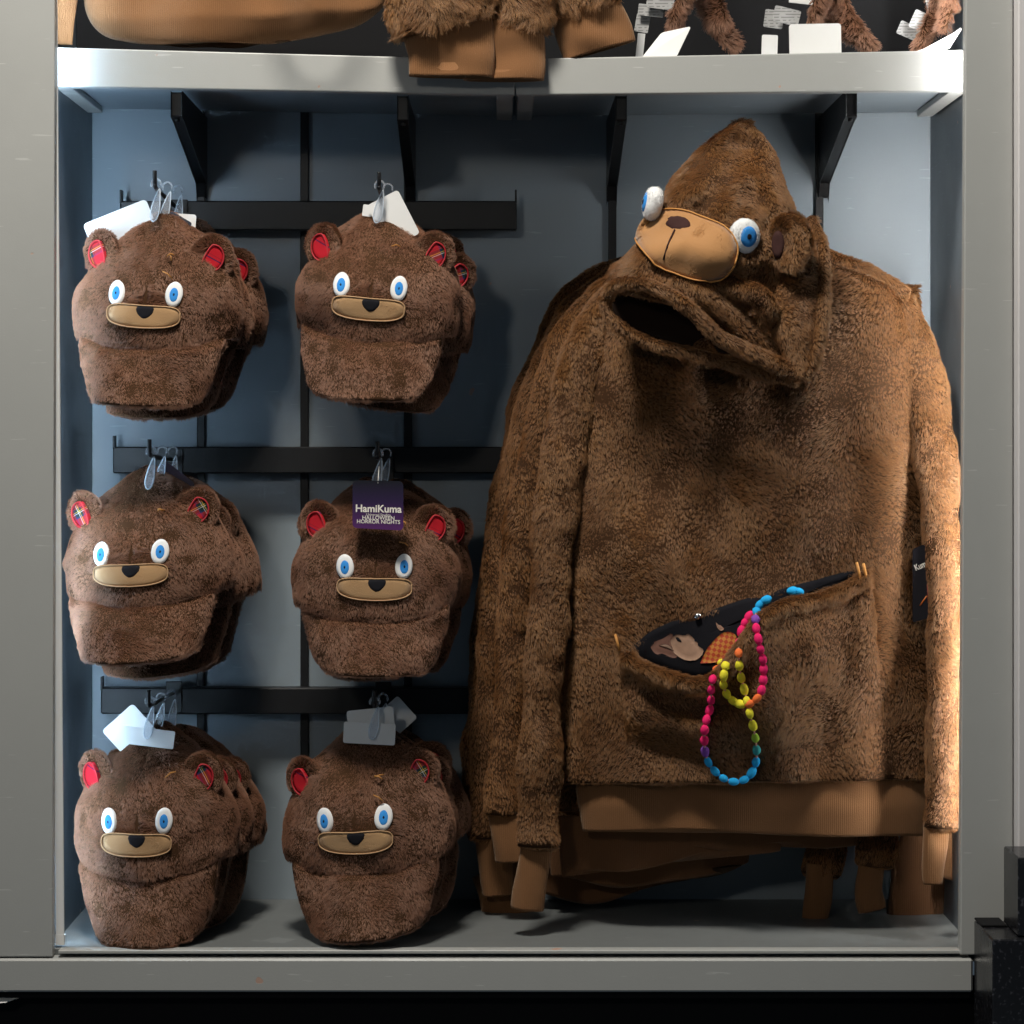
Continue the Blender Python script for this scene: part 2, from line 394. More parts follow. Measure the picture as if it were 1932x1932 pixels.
def bvh(V, F): return BVHTree.FromPolygons([tuple(v) for v in V], [tuple(int(i) for i in f) for f in F])
def drop(tree, x, z, y0=-0.6, default=None):
    h = tree.ray_cast(Vector((x, y0, z)), Vector((0, 1, 0)))
    if h[0] is None: return default
    return np.array(h[0]), np.array(h[1] if h[1].y < 0 else -h[1])
def drape(tree, outline, rings=5, off=0.006, edge=-0.004, centre=None, pq=None, default_y=0.1):
    """a patch of the given (x, z) outline laid on a surface, its rim turned down into it"""
    O = np.asarray(outline, float); c = O.mean(0) if centre is None else np.asarray(centre, float); V = []; m = len(O); last = np.array([c[0], default_y, c[1]]); ln = np.array([0, -1.0, 0])
    def put(x, z, o):
        nonlocal last, ln
        h = drop(tree, x, z)
        if h is None: p, n = np.array([x, last[1], z]), ln
        else: p, n = h; last, ln = p, n
        return p + n * o
    V.append(put(c[0], c[1], off))
    fr = [(k + 1) / rings for k in range(rings)]
    for k, f in enumerate(fr):
        for q in O: V.append(put(c[0] + (q[0] - c[0]) * f, c[1] + (q[1] - c[1]) * f, off if k < rings - 1 else off * 0.75))
    for q in O: V.append(put(c[0] + (q[0] - c[0]) * 1.02, c[1] + (q[1] - c[1]) * 1.02, edge))
    F = [(0, 1 + j, 1 + (j + 1) % m) for j in range(m)]
    for k in range(rings):
        a, b = 1 + k * m, 1 + (k + 1) * m
        F += [(a + j, b + j, b + (j + 1) % m, a + (j + 1) % m) for j in range(m)]
    V = np.array(V); n = np.cross(V[F[0][1]] - V[F[0][0]], V[F[0][2]] - V[F[0][0]])
    if n[1] > 0: F = [tuple(reversed(f)) for f in F]
    return V, F
def ell(cx, cz, rx, rz, n=28, rot=0.0, p=2.0):
    a = np.linspace(0, 2 * math.pi, n, endpoint=False); x = np.sign(np.cos(a)) * abs(np.cos(a)) ** (2 / p) * rx; z = np.sign(np.sin(a)) * abs(np.sin(a)) ** (2 / p) * rz
    return np.stack([cx + x * math.cos(rot) - z * math.sin(rot), cz + x * math.sin(rot) + z * math.cos(rot)], 1)
def inside(poly, X, Z):
    poly = np.asarray(poly); res = np.zeros(len(X), bool); j = len(poly) - 1
    for i in range(len(poly)):
        xi, zi = poly[i]; xj, zj = poly[j]
        c = ((zi > Z) != (zj > Z)) & (X < (xj - xi) * (Z - zi) / (zj - zi + 1e-12) + xi); res ^= c; j = i
    return res
def grow(poly, f):
    poly = np.asarray(poly); c = poly.mean(0); return c + (poly - c) * f
def copy_tree(o, parent=None):
    c = o.copy(); COL.objects.link(c); c.parent = parent
    for ch in list(o.children): copy_tree(ch, c)
    return c
def thread(name, pts, r, mat, parent, local=False, nseg=6):
    G = tube_pts(np.asarray(pts), r, nseg, up=(0.3, 1, 0.2)); V, F = tube_vf(G); return mesh(name, V, F, mat, parent, local=local)

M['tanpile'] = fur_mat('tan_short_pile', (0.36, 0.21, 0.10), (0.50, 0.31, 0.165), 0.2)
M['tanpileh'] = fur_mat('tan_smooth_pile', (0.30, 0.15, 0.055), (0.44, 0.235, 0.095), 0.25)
# ------------------------------------------------------------------ cabinet
BACK, FLOORZ = 0.43, CAMZ - 0.762
XL, XR = -0.6516, 0.6827
cab = thing('display_cabinet', 'grey painted recessed shop display cabinet holding the caps and hoodies', 'cabinet', (0, 0, 0))
ztop = CAMZ + 0.86
def slant_box(name, x0t, x1t, x0b, x1b, y0, y1, z0, z1, mat, parent):
    V, F = box_vf(0, 1, y0, y1, z0, z1, 0.0); V = np.array(V)
    f = (V[:, 2] - z0) / (z1 - z0); V[:, 0] = np.where(V[:, 0] > .5, x1b + (x1t - x1b) * f, x0b + (x0t - x0b) * f)
    o = mesh(name, V, F, mat, parent, smooth=False); b = o.modifiers.new('bevel', 'BEVEL'); b.width = 0.002; b.segments = 2; return o
slant_box('stile', -1.0, XL, -1.0, XL - 0.004, 0.0, 0.022, Q(0, 1806, 0)[2], ztop, M['paint'], cab)
slant_box('stile', XR + 0.001, 0.752, XR - 0.008, 0.752, 0.0, 0.022, Q(0, 1802, 0)[2], ztop, M['paint'], cab)
box('base_board', -1.0, Q(1835, 0, 0)[0], -0.004, 0.028, Q(0, 1871, 0)[2], Q(0, 1807, 0)[2] - 0.001, M['paint'], cab, 0.003)
box('toe_kick', -1.0, 0.9, 0.05, 0.07, CAMZ - 1.05, Q(0, 1871, 0)[2] + 0.01, M['blackkick'], cab)
box('toe_kick_rail', -1.0, Q(1835, 0, 0)[0], 0.015, 0.05, Q(0, 1884, 0.015)[2], Q(0, 1871, 0)[2] - 0.001, M['blackkick'], cab)
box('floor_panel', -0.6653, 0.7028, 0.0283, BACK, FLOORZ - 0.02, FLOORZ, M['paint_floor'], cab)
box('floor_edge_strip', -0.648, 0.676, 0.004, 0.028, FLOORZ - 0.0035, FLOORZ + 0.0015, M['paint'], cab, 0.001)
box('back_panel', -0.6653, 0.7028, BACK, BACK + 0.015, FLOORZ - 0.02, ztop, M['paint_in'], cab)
box('side_panel', -0.68, -0.6655, 0.0225, BACK + 0.015, FLOORZ - 0.02, ztop, M['paint_side_shaded'], cab)
box('side_panel', 0.703, 0.72, 0.0225, BACK + 0.015, FLOORZ - 0.02, ztop, M['paint_side_shaded'], cab)
for px in (380, 575, 770, 1155, 1545):                           # slotted channels let into the back panel
    x = Q(px, 0, BACK)[0]
    u = box('upright', x - 0.0066, x + 0.0066, BACK - 0.008, BACK - 0.0005, FLOORZ + 0.001, ztop, M['black'], cab, 0.001)

# vertical light strips just behind the two stiles
def led(px_side, sgn, mat, label, lean=0.0, foot=0.008):
    x = px_side; z0, z1 = FLOORZ + foot, ztop
    t = thing('light_strip', label, 'light strip', (x, 0.035, z0), 'light strips behind the stiles')
    n = np.array([sgn * 0.12, 0.99, 0.0]); n /= np.linalg.norm(n); s = np.array([-n[1], n[0], 0])
    c = np.array([x, 0.035, 0.0])
    def bar(name, a0, a1, b0, b1, za, zb, m):
        V = []
        for z in (za, zb):
            for (a, b) in ((a0, b0), (a1, b0), (a1, b1), (a0, b1)): V.append(c + s * a + n * b + np.array([lean * (1 - (z - z0) / (z1 - z0)), 0, z]))
        V, F = orient(np.array(V), [(0, 1, 2, 3), (7, 6, 5, 4), (0, 4, 5, 1), (1, 5, 6, 2), (2, 6, 7, 3), (3, 7, 4, 0)])
        return mesh(name, V, F, m, t, smooth=False)
    bar('housing', -0.006, 0.006, -0.004, 0.0, z0, z1, M['card'])
    bar('diffuser', -0.005, 0.005, 0.0003, 0.0016, z0 + 0.012, z1 - 0.01, mat)
    bar('end_cap', -0.0065, 0.0065, -0.0045, 0.003, z0 - 0.004, z0 + 0.0115, M['card'])
led(-0.6615, 1, M['led_l'], 'cool white light strip upright behind the stile beside the caps', 0.012)
led(0.6985, -1, M['led_r'], 'white light strip upright behind the stile beside the big hoodie', 0.0, 0.15)

# upper shelf: two boards with a deep front lip, on four brackets
def shelf(xa, xb, yta, ytb, yba, ybb, label):
    Yf = 0.064
    t = thing('shelf_board', label, 'shelf', tuple(Q((xa + xb) / 2, 175, Yf)), 'upper shelf boards')
    za, zb, wa, wb = Q(0, yta, Yf)[2], Q(0, ytb, Yf)[2], Q(0, yba, Yf)[2], Q(0, ybb, Yf)[2]
    x0, x1 = Q(xa, 0, Yf)[0], Q(xb, 0, Yf)[0]
    def wedge(name, x0, x1, y0, y1, t0, t1, b0, b1, m):
        V = np.array([(x0, y0, b0), (x1, y0, b1), (x1, y1, b1), (x0, y1, b0), (x0, y0, t0), (x1, y0, t1), (x1, y1, t1), (x0, y1, t0)])
        o = mesh(name, *orient(V, [(0, 1, 2, 3), (7, 6, 5, 4), (0, 4, 5, 1), (1, 5, 6, 2), (2, 6, 7, 3), (3, 7, 4, 0)]), m, t, smooth=False)
        bv = o.modifiers.new('bevel', 'BEVEL'); bv.width = 0.0018; bv.segments = 2; return o
    wedge('lip', x0, x1, Yf, Yf + 0.022, za, zb, wa, wb, M['paint'])
    wedge('deck', x0 + 0.001, x1 - 0.001, Yf + 0.0225, BACK - 0.007, za - 0.004, zb - 0.004, wa + 0.012, wb + 0.012, M['paint_in'])
    for (a, b) in ((x0 + 0.003, x0 + 0.028), (x1 - 0.028, x1 - 0.003)):
        k0, k1 = (a - x0) / (x1 - x0), (b - x0) / (x1 - x0)
        wedge('batten', a, b, Yf + 0.024, BACK - 0.04, wa + 0.0115 + (wb - wa) * k0, wa + 0.0115 + (wb - wa) * k1, wa + 0.001 + (wb - wa) * k0, wa + 0.001 + (wb - wa) * k1, M['paint'])
    return t
shelf(95, 971.5, 89, 113, 163, 179, 'left upper grey shelf board with a deep front lip above the caps')
shelf(973.5, 1832, 111, 94, 179, 171, 'right upper grey shelf board with a deep front lip above the big hoodie')
for px, wd in ((333, 'above the left column of caps'), (760, 'above the right column of caps'), (1172, 'beside the peaked hood, next to the shelf joint'), (1606, 'nearest the plain right side panel')):
    Yf = 0.090; p = Q(px, 0, Yf); x = p[0]; zt = CAMZ + 0.513; zt -= 0.012 * (1 - abs(px - 960) / 860)
    t = thing('shelf_bracket', 'black metal shelf bracket ' + wd, 'bracket', (x, BACK, zt), 'shelf brackets')
    V = []
    for sx in (-0.0085, 0.0085):
        V += [(x + sx, Yf, zt), (x + sx, Yf, zt - 0.036), (x + sx, Yf + 0.03, zt - 0.040), (x + sx, BACK - 0.02, zt - 0.105), (x + sx, BACK - 0.0065, zt - 0.13), (x + sx, BACK - 0.0065, zt)]
    F = [(0, 1, 2, 3, 4, 5), (11, 10, 9, 8, 7, 6)] + [(k, (k + 1) % 6, (k + 1) % 6 + 6, k + 6) for k in range(6)]
    o = mesh('arm', *orient(np.array(V), F), M['black'], t, smooth=False); bv = o.modifiers.new('bevel', 'BEVEL'); bv.width = 0.002; bv.segments = 2
    thread('screw', [(x, Yf + 0.012, zt - 0.0385), (x, Yf + 0.012, zt - 0.043)], 0.0035, M['black'], t, nseg=8)

# ------------------------------------------------------------------ right edge: wall and stepped granite base
tag(box('wall', 0.7535, 1.2, -0.03, 0.3, CAMZ - 1.05, ztop, M['wall'], None, 0.002), kind='structure')
g = thing('granite_plinth', 'stepped black granite plinth at the foot of the pale wall', 'plinth', (0.8, -0.05, CAMZ - 1.05))
gz1, gz2 = Q(0, 1735, 0)[2], Q(0, 1590, 0)[2]
V, F = box_vf(Q(1836, 0, 0)[0], 1.2, -0.15, -0.0305, CAMZ - 1.05, gz1, 0.002); mesh('lower_block', V, F, M['granite'], g, smooth=False)
V, F = box_vf(Q(1886, 0, 0)[0], 1.2, -0.135, -0.0305, gz1 + 0.001, gz2, 0.002); mesh('upper_block', V, F, M['granite'], g, smooth=False)
V, F = box_vf(Q(1836, 0, 0)[0] + 0.001, Q(1886, 0, 0)[0] - 0.001, -0.06, -0.004, gz1 + 0.0005, gz1 + 0.004, 0.001); mesh('grout', V, F, M['blackkick'], g, smooth=False)
V, F = box_vf(Q(1837, 0, 0)[0], 0.7525, -0.03, -0.0045, CAMZ - 1.05, gz1 - 0.001, 0.001); mesh('infill', V, F, M['granite'], g, smooth=False)

# ------------------------------------------------------------------ crossbars and hooks
def crossbar(xa, xb, ya, yb, label):
    Yb = BACK - 0.05; p0, p1 = Q(xa, yb, Yb), Q(xb, ya, Yb)
    t = thing('crossbar', label, 'crossbar', (p0[0], Yb, p0[2]), 'crossbars on the back panel')
    box('bar', p0[0], p1[0], Yb, Yb + 0.030, p0[2], p1[2], M['black'], t, 0.002)
    for x in (p0[0], p1[0] - 0.003): box('end_tab', x, x + 0.003, Yb - 0.0025, Yb + 0.020, p1[2] - 0.004, p1[2] + 0.018, M['black'], t, 0.0005)
    for px in (380, 770):
        x = Q(px, 0, BACK)[0]; box('mounting_lug', x - 0.014, x + 0.014, Yb + 0.0305, BACK - 0.0062, p0[2] + 0.002, p1[2] - 0.002, M['black'], t, 0.001)
crossbar(226, 975, 379, 434, 'top black metal crossbar carrying the upper caps')
crossbar(213, 962, 843, 893, 'middle black metal crossbar carrying the middle caps')
crossbar(190, 950, 1298, 1347, 'bottom black metal crossbar carrying the lower caps')
HOOKS = [(292, 322, 'upper', 'left', 380), (715, 325, 'upper', 'right', 770), (282, 829, 'middle', 'left', 380), (712, 833, 'middle', 'right', 770), (280, 1302, 'lower', 'left', 380), (706, 1303, 'lower', 'right', 770)]
HY = 0.075
hookz = []
for px, py, row, colm, _ in HOOKS:
    tip = Q(px, py, HY); zb = tip[2] - 0.022; hookz.append((tip[0], zb))
    t = thing('display_hook', 'black peg hook with upturned tip, %s row of the %s cap column' % (row, colm), 'hook', (tip[0], BACK - 0.05, zb), 'peg hooks on the crossbars')
    pth = catmull([(tip[0], BACK - 0.052, zb - 0.012), (tip[0], 0.25, zb - 0.008), (tip[0], HY + 0.02, zb - 0.003), (tip[0], HY + 0.004, zb + 0.003), (tip[0], HY, zb + 0.012), tuple(tip)], 22)
    V, F = tube_vf(tube_pts(pth, 0.0032, 8, up=(1, 0, 0))); mesh('rod', V, F, M['black'], t)
    box('saddle', tip[0] - 0.013, tip[0] + 0.013, BACK - 0.0535, BACK - 0.0505, zb - 0.045, zb + 0.006, M['black'], t, 0.001)

def hanger(name, x, y, z, size, rz, label, parent_group='clear plastic hangers'):
    """frosted plastic hanger: a small crook on a drop-shaped plate"""
    t = thing(name, label, 'hanger', (x, y, z), parent_group)
    t.rotation_euler = (0, rz, R(-12))
    n = 18; O = []
    for k in range(n):                                       # drop outline, pointed up
        a = 2 * math.pi * k / n; s = (1 - math.cos(a)) / 2
        O.append((math.sin(a) * 0.0092 * (0.30 + 0.70 * s) * size, -0.004 - s * 0.050 * size))
    O = np.array(O); V = []; m = n
    for yy, f in ((-0.0022, 0.82), (-0.0012, 1.0), (0.0012, 1.0), (0.0022, 0.82)):
        c = O.mean(0); V += [(c[0] + (q[0] - c[0]) * f, yy, c[1] + (q[1] - c[1]) * f) for q in O]
    V += [(O.mean(0)[0], -0.0008, O.mean(0)[1]), (O.mean(0)[0], 0.0008, O.mean(0)[1])]
    F = []
    for a in range(3): F += [(a * m + j, a * m + (j + 1) % m, (a + 1) * m + (j + 1) % m, (a + 1) * m + j) for j in range(m)]
    F += [(4 * m, (j + 1) % m, j) for j in range(m)] + [(4 * m + 1, 3 * m + j, 3 * m + (j + 1) % m) for j in range(m)]
    V, F = orient(np.array(V), F); mesh('plate', V, F, M['clear'], t, local=True)
    rim = np.array([(q[0], 0.0, q[1]) for q in np.vstack([O, O[:2]])]); V, F = tube_vf(tube_pts(rim, 0.0010, 6, up=(0, 1, 0))); mesh('plate_edge_glint', V, F, M['edge_glint'], t, local=True)  # pale tube added to imitate the bright edge of the clear plastic
    a = np.linspace(-0.3, math.pi * 1.25, 12)
    ck = np.stack([-0.0065 * size + np.cos(a) * 0.0075 * size, 0 * a, 0.002 + np.sin(a) * 0.0075 * size], 1)
    V, F = tube_vf(tube_pts(ck, 0.0015, 7, up=(0, 1, 0))); mesh('crook', V, F, M['clear'], t, local=True)
    return t
ORD = ['frontmost', 'second', 'third', 'rearmost']
for (x, z), (px, py, row, colm, _), n in zip(hookz, HOOKS, (3, 2, 3, 2, 3, 2)):
    for k in range(n):
        hanger('cap_hanger', x + 0.006 + 0.010 * k, HY + 0.014 + 0.050 * k, z + 0.000, 1.0 - 0.02 * k, R(12 + 4 * math.sin(k * 2.1)),
               '%s clear plastic cap hanger on the hook in the %s row, %s column' % (ORD[k] if k < n - 1 or n == 2 and k == 0 else 'rearmost', row, colm))

# ------------------------------------------------------------------ caps
CA, CB_, CH = 0.127, 0.096, 0.201
def crown_grid(seed, nu=56, nv=30):
    nz = SN(7, seed); G = np.zeros((nv, nu, 3)); nz2 = SN(16, seed + 1)
    for j in range(nv):
        t = j / (nv - 1); z = CH * (1 - (1 - t) ** 1.35); zz = max(0.0, (z - 0.045) / (CH - 0.045)); f = max(0.0, 1 - zz ** 1.85) ** 0.62
        f *= 1 - 0.03 * (1 - min(1, z / 0.030)) ** 2
        f = max(f, 0.02)
        for i in range(nu):
            a = 2 * math.pi * i / nu; x = math.sin(a) * CA * f; cy = -math.cos(a)
            y = cy * (CB_ if cy < 0 else CB_ * 1.0) * (f ** (0.85 if cy < 0 else 1)) + 0.030 * zz ** 2
            sag = (-0.003 * math.cos(a) ** 2 if cy < 0 else 0.0) + 0.018 * math.sin(a) ** 2
            G[j, i] = (x, y, z + sag * (1 - t) ** 2 + 0.010 * math.exp(-(x / 0.035) ** 2) * t ** 3)
    P = G.reshape(-1, 3); d = (nz(P) * 0.0032 + nz2(P) * 0.0012); c = np.array([0, 0.01, 0.06]); Nn = norm(P - c); P = P + Nn * d[:, None]
    cr = np.exp(-(P[:, 0] / 0.004) ** 2) * 0.0022 * np.clip((P[:, 2] - 0.09) / 0.05, 0, 1); P = P - Nn * cr[:, None]
    return P.reshape(nv, nu, 3)
def crown_vf(seed):
    G = crown_grid(seed); nv, nu = G.shape[:2]; V = G.reshape(-1, 3); F = grid_faces(nv, nu, cv=True)
    V = np.vstack([V, G[-1].mean(0)]); k = len(V) - 1; F += [(k, (nv - 1) * nu + (i + 1) % nu, (nv - 1) * nu + i) for i in range(nu)]
    return orient(V, F)
def brim_vf(seed, curl, length, tilt):
    ns, nt = 33, 15; nz = SN(9, seed + 40); P = np.zeros((ns, nt, 3))
    for i in range(ns):
        s = -1 + 2 * i / (ns - 1)
        for j in range(nt):
            t = j / (nt - 1); L = length * (1 - 0.22 * abs(s) ** 6)
            x = s * (0.109 + 0.004 * math.sin(t * math.pi) - 0.017 * t * abs(s) ** 1.5); a = abs(x) / CA
            y0 = -CB_ * math.sqrt(max(0, 1 - a * a)) * 0.90
            dip = 0.011 * math.exp(-(t / 0.08) ** 2)                     # the seam is drawn in
            P[i, j] = (x, y0 + dip - tilt * t ** 0.8 * (1 - 0.25 * s * s) + curl * s * s * t, 0.003 + 0.018 * s * s * (1 - 0.7 * t) - t * L)
    Pf = P.reshape(-1, 3); Pf[:, 1] += nz(Pf) * 0.004; P = Pf.reshape(ns, nt, 3)
    B = P + np.array([0, 0.009, 0.0]); ring = np.concatenate([P, B[:, ::-1]], axis=1)          # closed section along s
    return tube_vf(ring)
def ear_vf(seed, sgn):
    n1, n2 = 22, 14; G = np.zeros((n2, n1, 3))
    for j in range(n2):
        b = -math.pi / 2 + math.pi * (j + 0.5) / n2
        for i in range(n1):
            a = 2 * math.pi * i / n1; r = 0.0325 * math.cos(b) ** 0.7
            y = math.sin(b) * 0.0115
            if y < 0: y += 0.010 * (1 - (r / 0.0325) ** 2)
            G[j, i] = (math.cos(a) * r, y, math.sin(a) * r * 1.05)
    return tube_vf(G)
CAPS = [  # px, py of the brim seam, yaw, brim curl, brim length, tilt of the brim, roll
    (286, 655, -6, 0.030, 0.089, 0.046, 2.0), (704, 640, -4, 0.018, 0.094, 0.050, 3.5),
    (272, 1138, -9, 0.040, 0.090, 0.062, -3.0), (706, 1165, 2, 0.030, 0.088, 0.040, 0.0),
    (286, 1648, -11, 0.036, 0.102, 0.036, -2.0), (696, 1641, -9, 0.028, 0.100, 0.044, -4.5)]
CAPL = ['upper row nearest the left side panel', 'upper row beside the hoodie', 'middle row nearest the left side panel',
        'middle row under the purple swing tag', 'lowest row nearest the left side panel', 'lowest row beside the hoodie']
def build_cap(k):
    px, py, yaw, curl, bl, tilt, roll = CAPS[k]; sd = 100 + 17 * k; rr = np.random.RandomState(sd)
    p = Q(px, py, 0.06)
    t = thing('plush_hat', 'frontmost brown plush bear cap, ' + CAPL[k], 'hat', (p[0], 0.135, p[2]), 'brown plush bear caps on hooks', rot=(0, R(roll), R(yaw)))
    t.scale = [(1, 1, 1.02), (0.98, 1, 1), (1.03, 1, 0.97), (1, 1, 0.985), (0.985, 1, 1.03), (1.02, 1, 1)][k]
    V, F = crown_vf(sd); tree = bvh(V, F)
    crown = mesh('crown', V, F, M['skin'], t, local=True)
    # plain embroidered face pieces
    mz = ell(-0.002, 0.043, 0.054, 0.0160, 40, -0.03, 3.2); mz[:, 1] += -((mz[:, 0] + 0.002) / 0.056) ** 2 * -0.004
    eyes = [ell(-0.045, 0.077, 0.0125, 0.0185, 26, 0.05), ell(0.041, 0.077, 0.0125, 0.0185, 26, -0.05)]
    nose = np.array([(-0.0125, 0.0535), (-0.010, 0.0575), (0.0, 0.0585), (0.012, 0.0575), (0.0145, 0.0535), (0.012, 0.047), (0.006, 0.0415), (0.001, 0.040), (-0.004, 0.0415), (-0.010, 0.047)])
    nose = catmull(np.vstack([nose, nose[:1]]), 31)[:-1]
    def part(nm, outl, mat, off, rings=4, edge=-0.004):
        V2, F2 = drape(tree, outl, rings, off, edge); o = mesh(nm, V2, F2, mat, t, local=True)
        if nm == 'muzzle': fur(V2, F2, o, M['tanpile'], 1500000, 0.0021, 0.00022, 0.8, comb=(0.4, 0, -1), clump=0.3, csize=0.003, face=0.2, seed=sd + 9, local=True, curl=0.1, npt=3, keep=lambda P: ~inside(grow(nose, 1.05), P[:, 0], P[:, 2]), name='pile')
        return o
    part('muzzle', mz, M['tan'], 0.0045)
    ol = [drop(tree, q[0], q[1]) for q in np.vstack([mz, mz[:2]])]; thread('muzzle_stitching', [h[0] + h[1] * 0.0046 for h in ol if h], 0.0010, M['tanedge'], t, local=True)
    part('nose', nose, M['nose'], 0.0056)
    for e in eyes:
        w_ = part('eye', e, M['white'], 0.0040)
        c = e.mean(0); V2, F2 = drape(tree, ell(c[0], c[1] - 0.001, 0.0072, 0.0118, 22), 3, 0.0047, 0.002); mesh('iris', V2, F2, M['blue'], w_, local=True)
        V2, F2 = drape(tree, ell(c[0], c[1] - 0.001, 0.0018, 0.0028, 12), 2, 0.0053, 0.003); mesh('pupil', V2, F2, M['nose'], w_, local=True)
    def keep(P):
        m = np.ones(len(P), bool); fr = P[:, 1] < 0
        for o, f in ((mz, 0.975), (eyes[0], 0.94), (eyes[1], 0.94)): m &= ~(fr & inside(grow(o, f), P[:, 0], P[:, 2]))
        return m
    def combf(P):                                            # the nap runs down and away from the parting on top
        c = np.zeros_like(P); c[:, 2] = -0.8; c[:, 0] = P[:, 0] * 6.0; c[:, 1] = -0.25
        mzd = np.stack([P[:, 0], P[:, 2] - 0.05], 1); dd = np.exp(-(mzd[:, 0] / 0.06) ** 2 - (mzd[:, 1] / 0.035) ** 2) * (P[:, 1] < 0)
        c[:, 0] += np.sign(P[:, 0]) * dd * 0.6; c[:, 2] += np.sign(mzd[:, 1]) * dd * 1.5
        return c
    fur(V, F, crown, M['capfur'], 800000, 0.0068, 0.00029, 0.46, sway=0.5, clump=0.42, csize=0.0048, keep=keep, face=0.75, seed=sd, local=True, combf=combf, wavel=8)
    V, F = brim_vf(sd, curl, bl, tilt); br = mesh('brim', V, F, M['skin'], t, local=True)
    fur(V, F, br, M['capfur'], 760000, 0.0068, 0.00029, 0.44, comb=(0.1, 0, -1), sway=0.6, clump=0.42, csize=0.0048, face=0.8, seed=sd + 3, local=True, wavel=9)
    for sgn in (-1, 1):
        ex, ez = sgn * 0.085, 0.138 + rr.uniform(-0.006, 0.006)
        V0, F0 = ear_vf(sd, sgn); a = sgn * R(24 + rr.uniform(-5, 5)); b = R(-10)
        Ry = np.array([[math.cos(a), 0, math.sin(a)], [0, 1, 0], [-math.sin(a), 0, math.cos(a)]])
        yw = sgn * R(26 if sgn < 0 else 16); Rz = np.array([[math.cos(yw), -math.sin(yw), 0], [math.sin(yw), math.cos(yw), 0], [0, 0, 1]])
        rot = lambda A: (A @ Ry.T) @ Rz.T + np.array([ex, -0.030, ez])
        V = rot(V0); ear = mesh('ear', V, F0, M['skin'], t, local=True)
        # plaid lining, a D with its straight side toward the crown
        tr = bvh(V0, F0); pc = ell(sgn * 0.000, -0.003, 0.0175, 0.0205, 28); pc[:, 0] = np.where(sgn * pc[:, 0] < -0.008, sgn * -0.008 + (pc[:, 0] - sgn * -0.008) * 0.25, pc[:, 0])
        V2, F2 = drape(tr, pc, 4, 0.0062, 0.0); pt = mesh('ear_lining', rot(V2), F2, M['redcloth'] if (k, sgn) in ((0, 1), (1, -1), (3, -1), (3, 1), (4, -1), (5, -1)) else M['plaid'], ear, local=True)
        rim = np.array([drop(tr, q[0], q[1])[0] + np.array([0, -0.0065, 0]) for q in np.vstack([pc, pc[:2]])]); thread('lining_edge', rot(rim), 0.0013, M['redthread'], ear, local=True)
        inv = np.linalg.inv(Rz @ Ry)
        def keep_e(P, pc=pc, inv=inv, ex=ex, ez=ez):
            L = (P - np.array([ex, -0.030, ez])) @ inv.T; return ~((L[:, 1] < 0.004) & inside(grow(pc, 1.06), L[:, 0], L[:, 2]))
        def comb_e(P, ex=ex, ez=ez):
            c = P - np.array([ex, -0.03, ez]); c[:, 1] -= 0.02; return c * 12 + np.array([0, 0, -0.25])
        fur(V, F0, ear, M['capfur'], 760000, 0.0066, 0.00029, 0.55, clump=0.5, csize=0.0045, keep=keep_e, face=0.9, seed=sd + 5 + sgn, local=True, combf=comb_e)
    # ochre stitches
    jx, jz = rr.uniform(-0.007, 0.009), rr.uniform(0.001, 0.010); marks = [(0.030, 0.126, 0.042, 0.130), (0.033, 0.131, 0.040, 0.124), (0.030, 0.103, 0.041, 0.098)]
    for (x0, z0, x1, z1) in [tuple(np.array(m_) + np.array([jx, jz, jx, jz]) + rr.uniform(-0.003, 0.003, 4)) for m_ in (marks, marks[:1], marks[:2], marks[1:], marks[:1], marks)[k]]:
        q = [drop(tree, x0 + (x1 - x0) * f, z0 + (z1 - z0) * f) for f in (0, .5, 1)]
        thread('stitch', [a[0] + a[1] * (0.0075 + 0.005 * (f == 1)) for f, a in enumerate(q)], 0.0011, M['tanthread'], t, local=True)
    return t
BEHIND = [  # for each hook: offsets (px right, px up, depth, yaw) of the caps nested behind the front one
    [(30, -16, 0.080, -13), (52, 0, 0.145, -8)], [(22, -12, 0.062, 7), (34, 8, 0.140, 1)],
    [(30, -22, 0.070, -6), (76, -10, 0.155, -18)], [(8, 8, 0.075, -4), (30, 10, 0.135, 9)],
    [(34, 18, 0.085, -15), (60, 26, 0.150, -9)], [(16, 18, 0.065, 0), (46, 24, 0.142, -9)]]
for k in range(6):
    t = build_cap(k); px, py = CAPS[k][:2]
    for j, (dx, up, dy, yw) in enumerate(BEHIND[k]):
        c = copy_tree(t); q = Q(px + dx, py - up, 0.06 + dy); c.location = (q[0], 0.135 + dy, q[2]); c.rotation_euler = (R(4 + 5 * math.sin(k * 3 + j)), R(CAPS[k][6] + 5 * math.sin(k * 1.7 + j * 2.6)), R(yw)); c.scale = (0.97 + 0.03 * math.sin(k + 2 * j), 1, 0.96 + 0.03 * math.cos(k * 2 + j))
        c['label'] = ('second' if j == 0 else 'rearmost') + ' brown plush cap, mostly hidden, ' + CAPL[k]

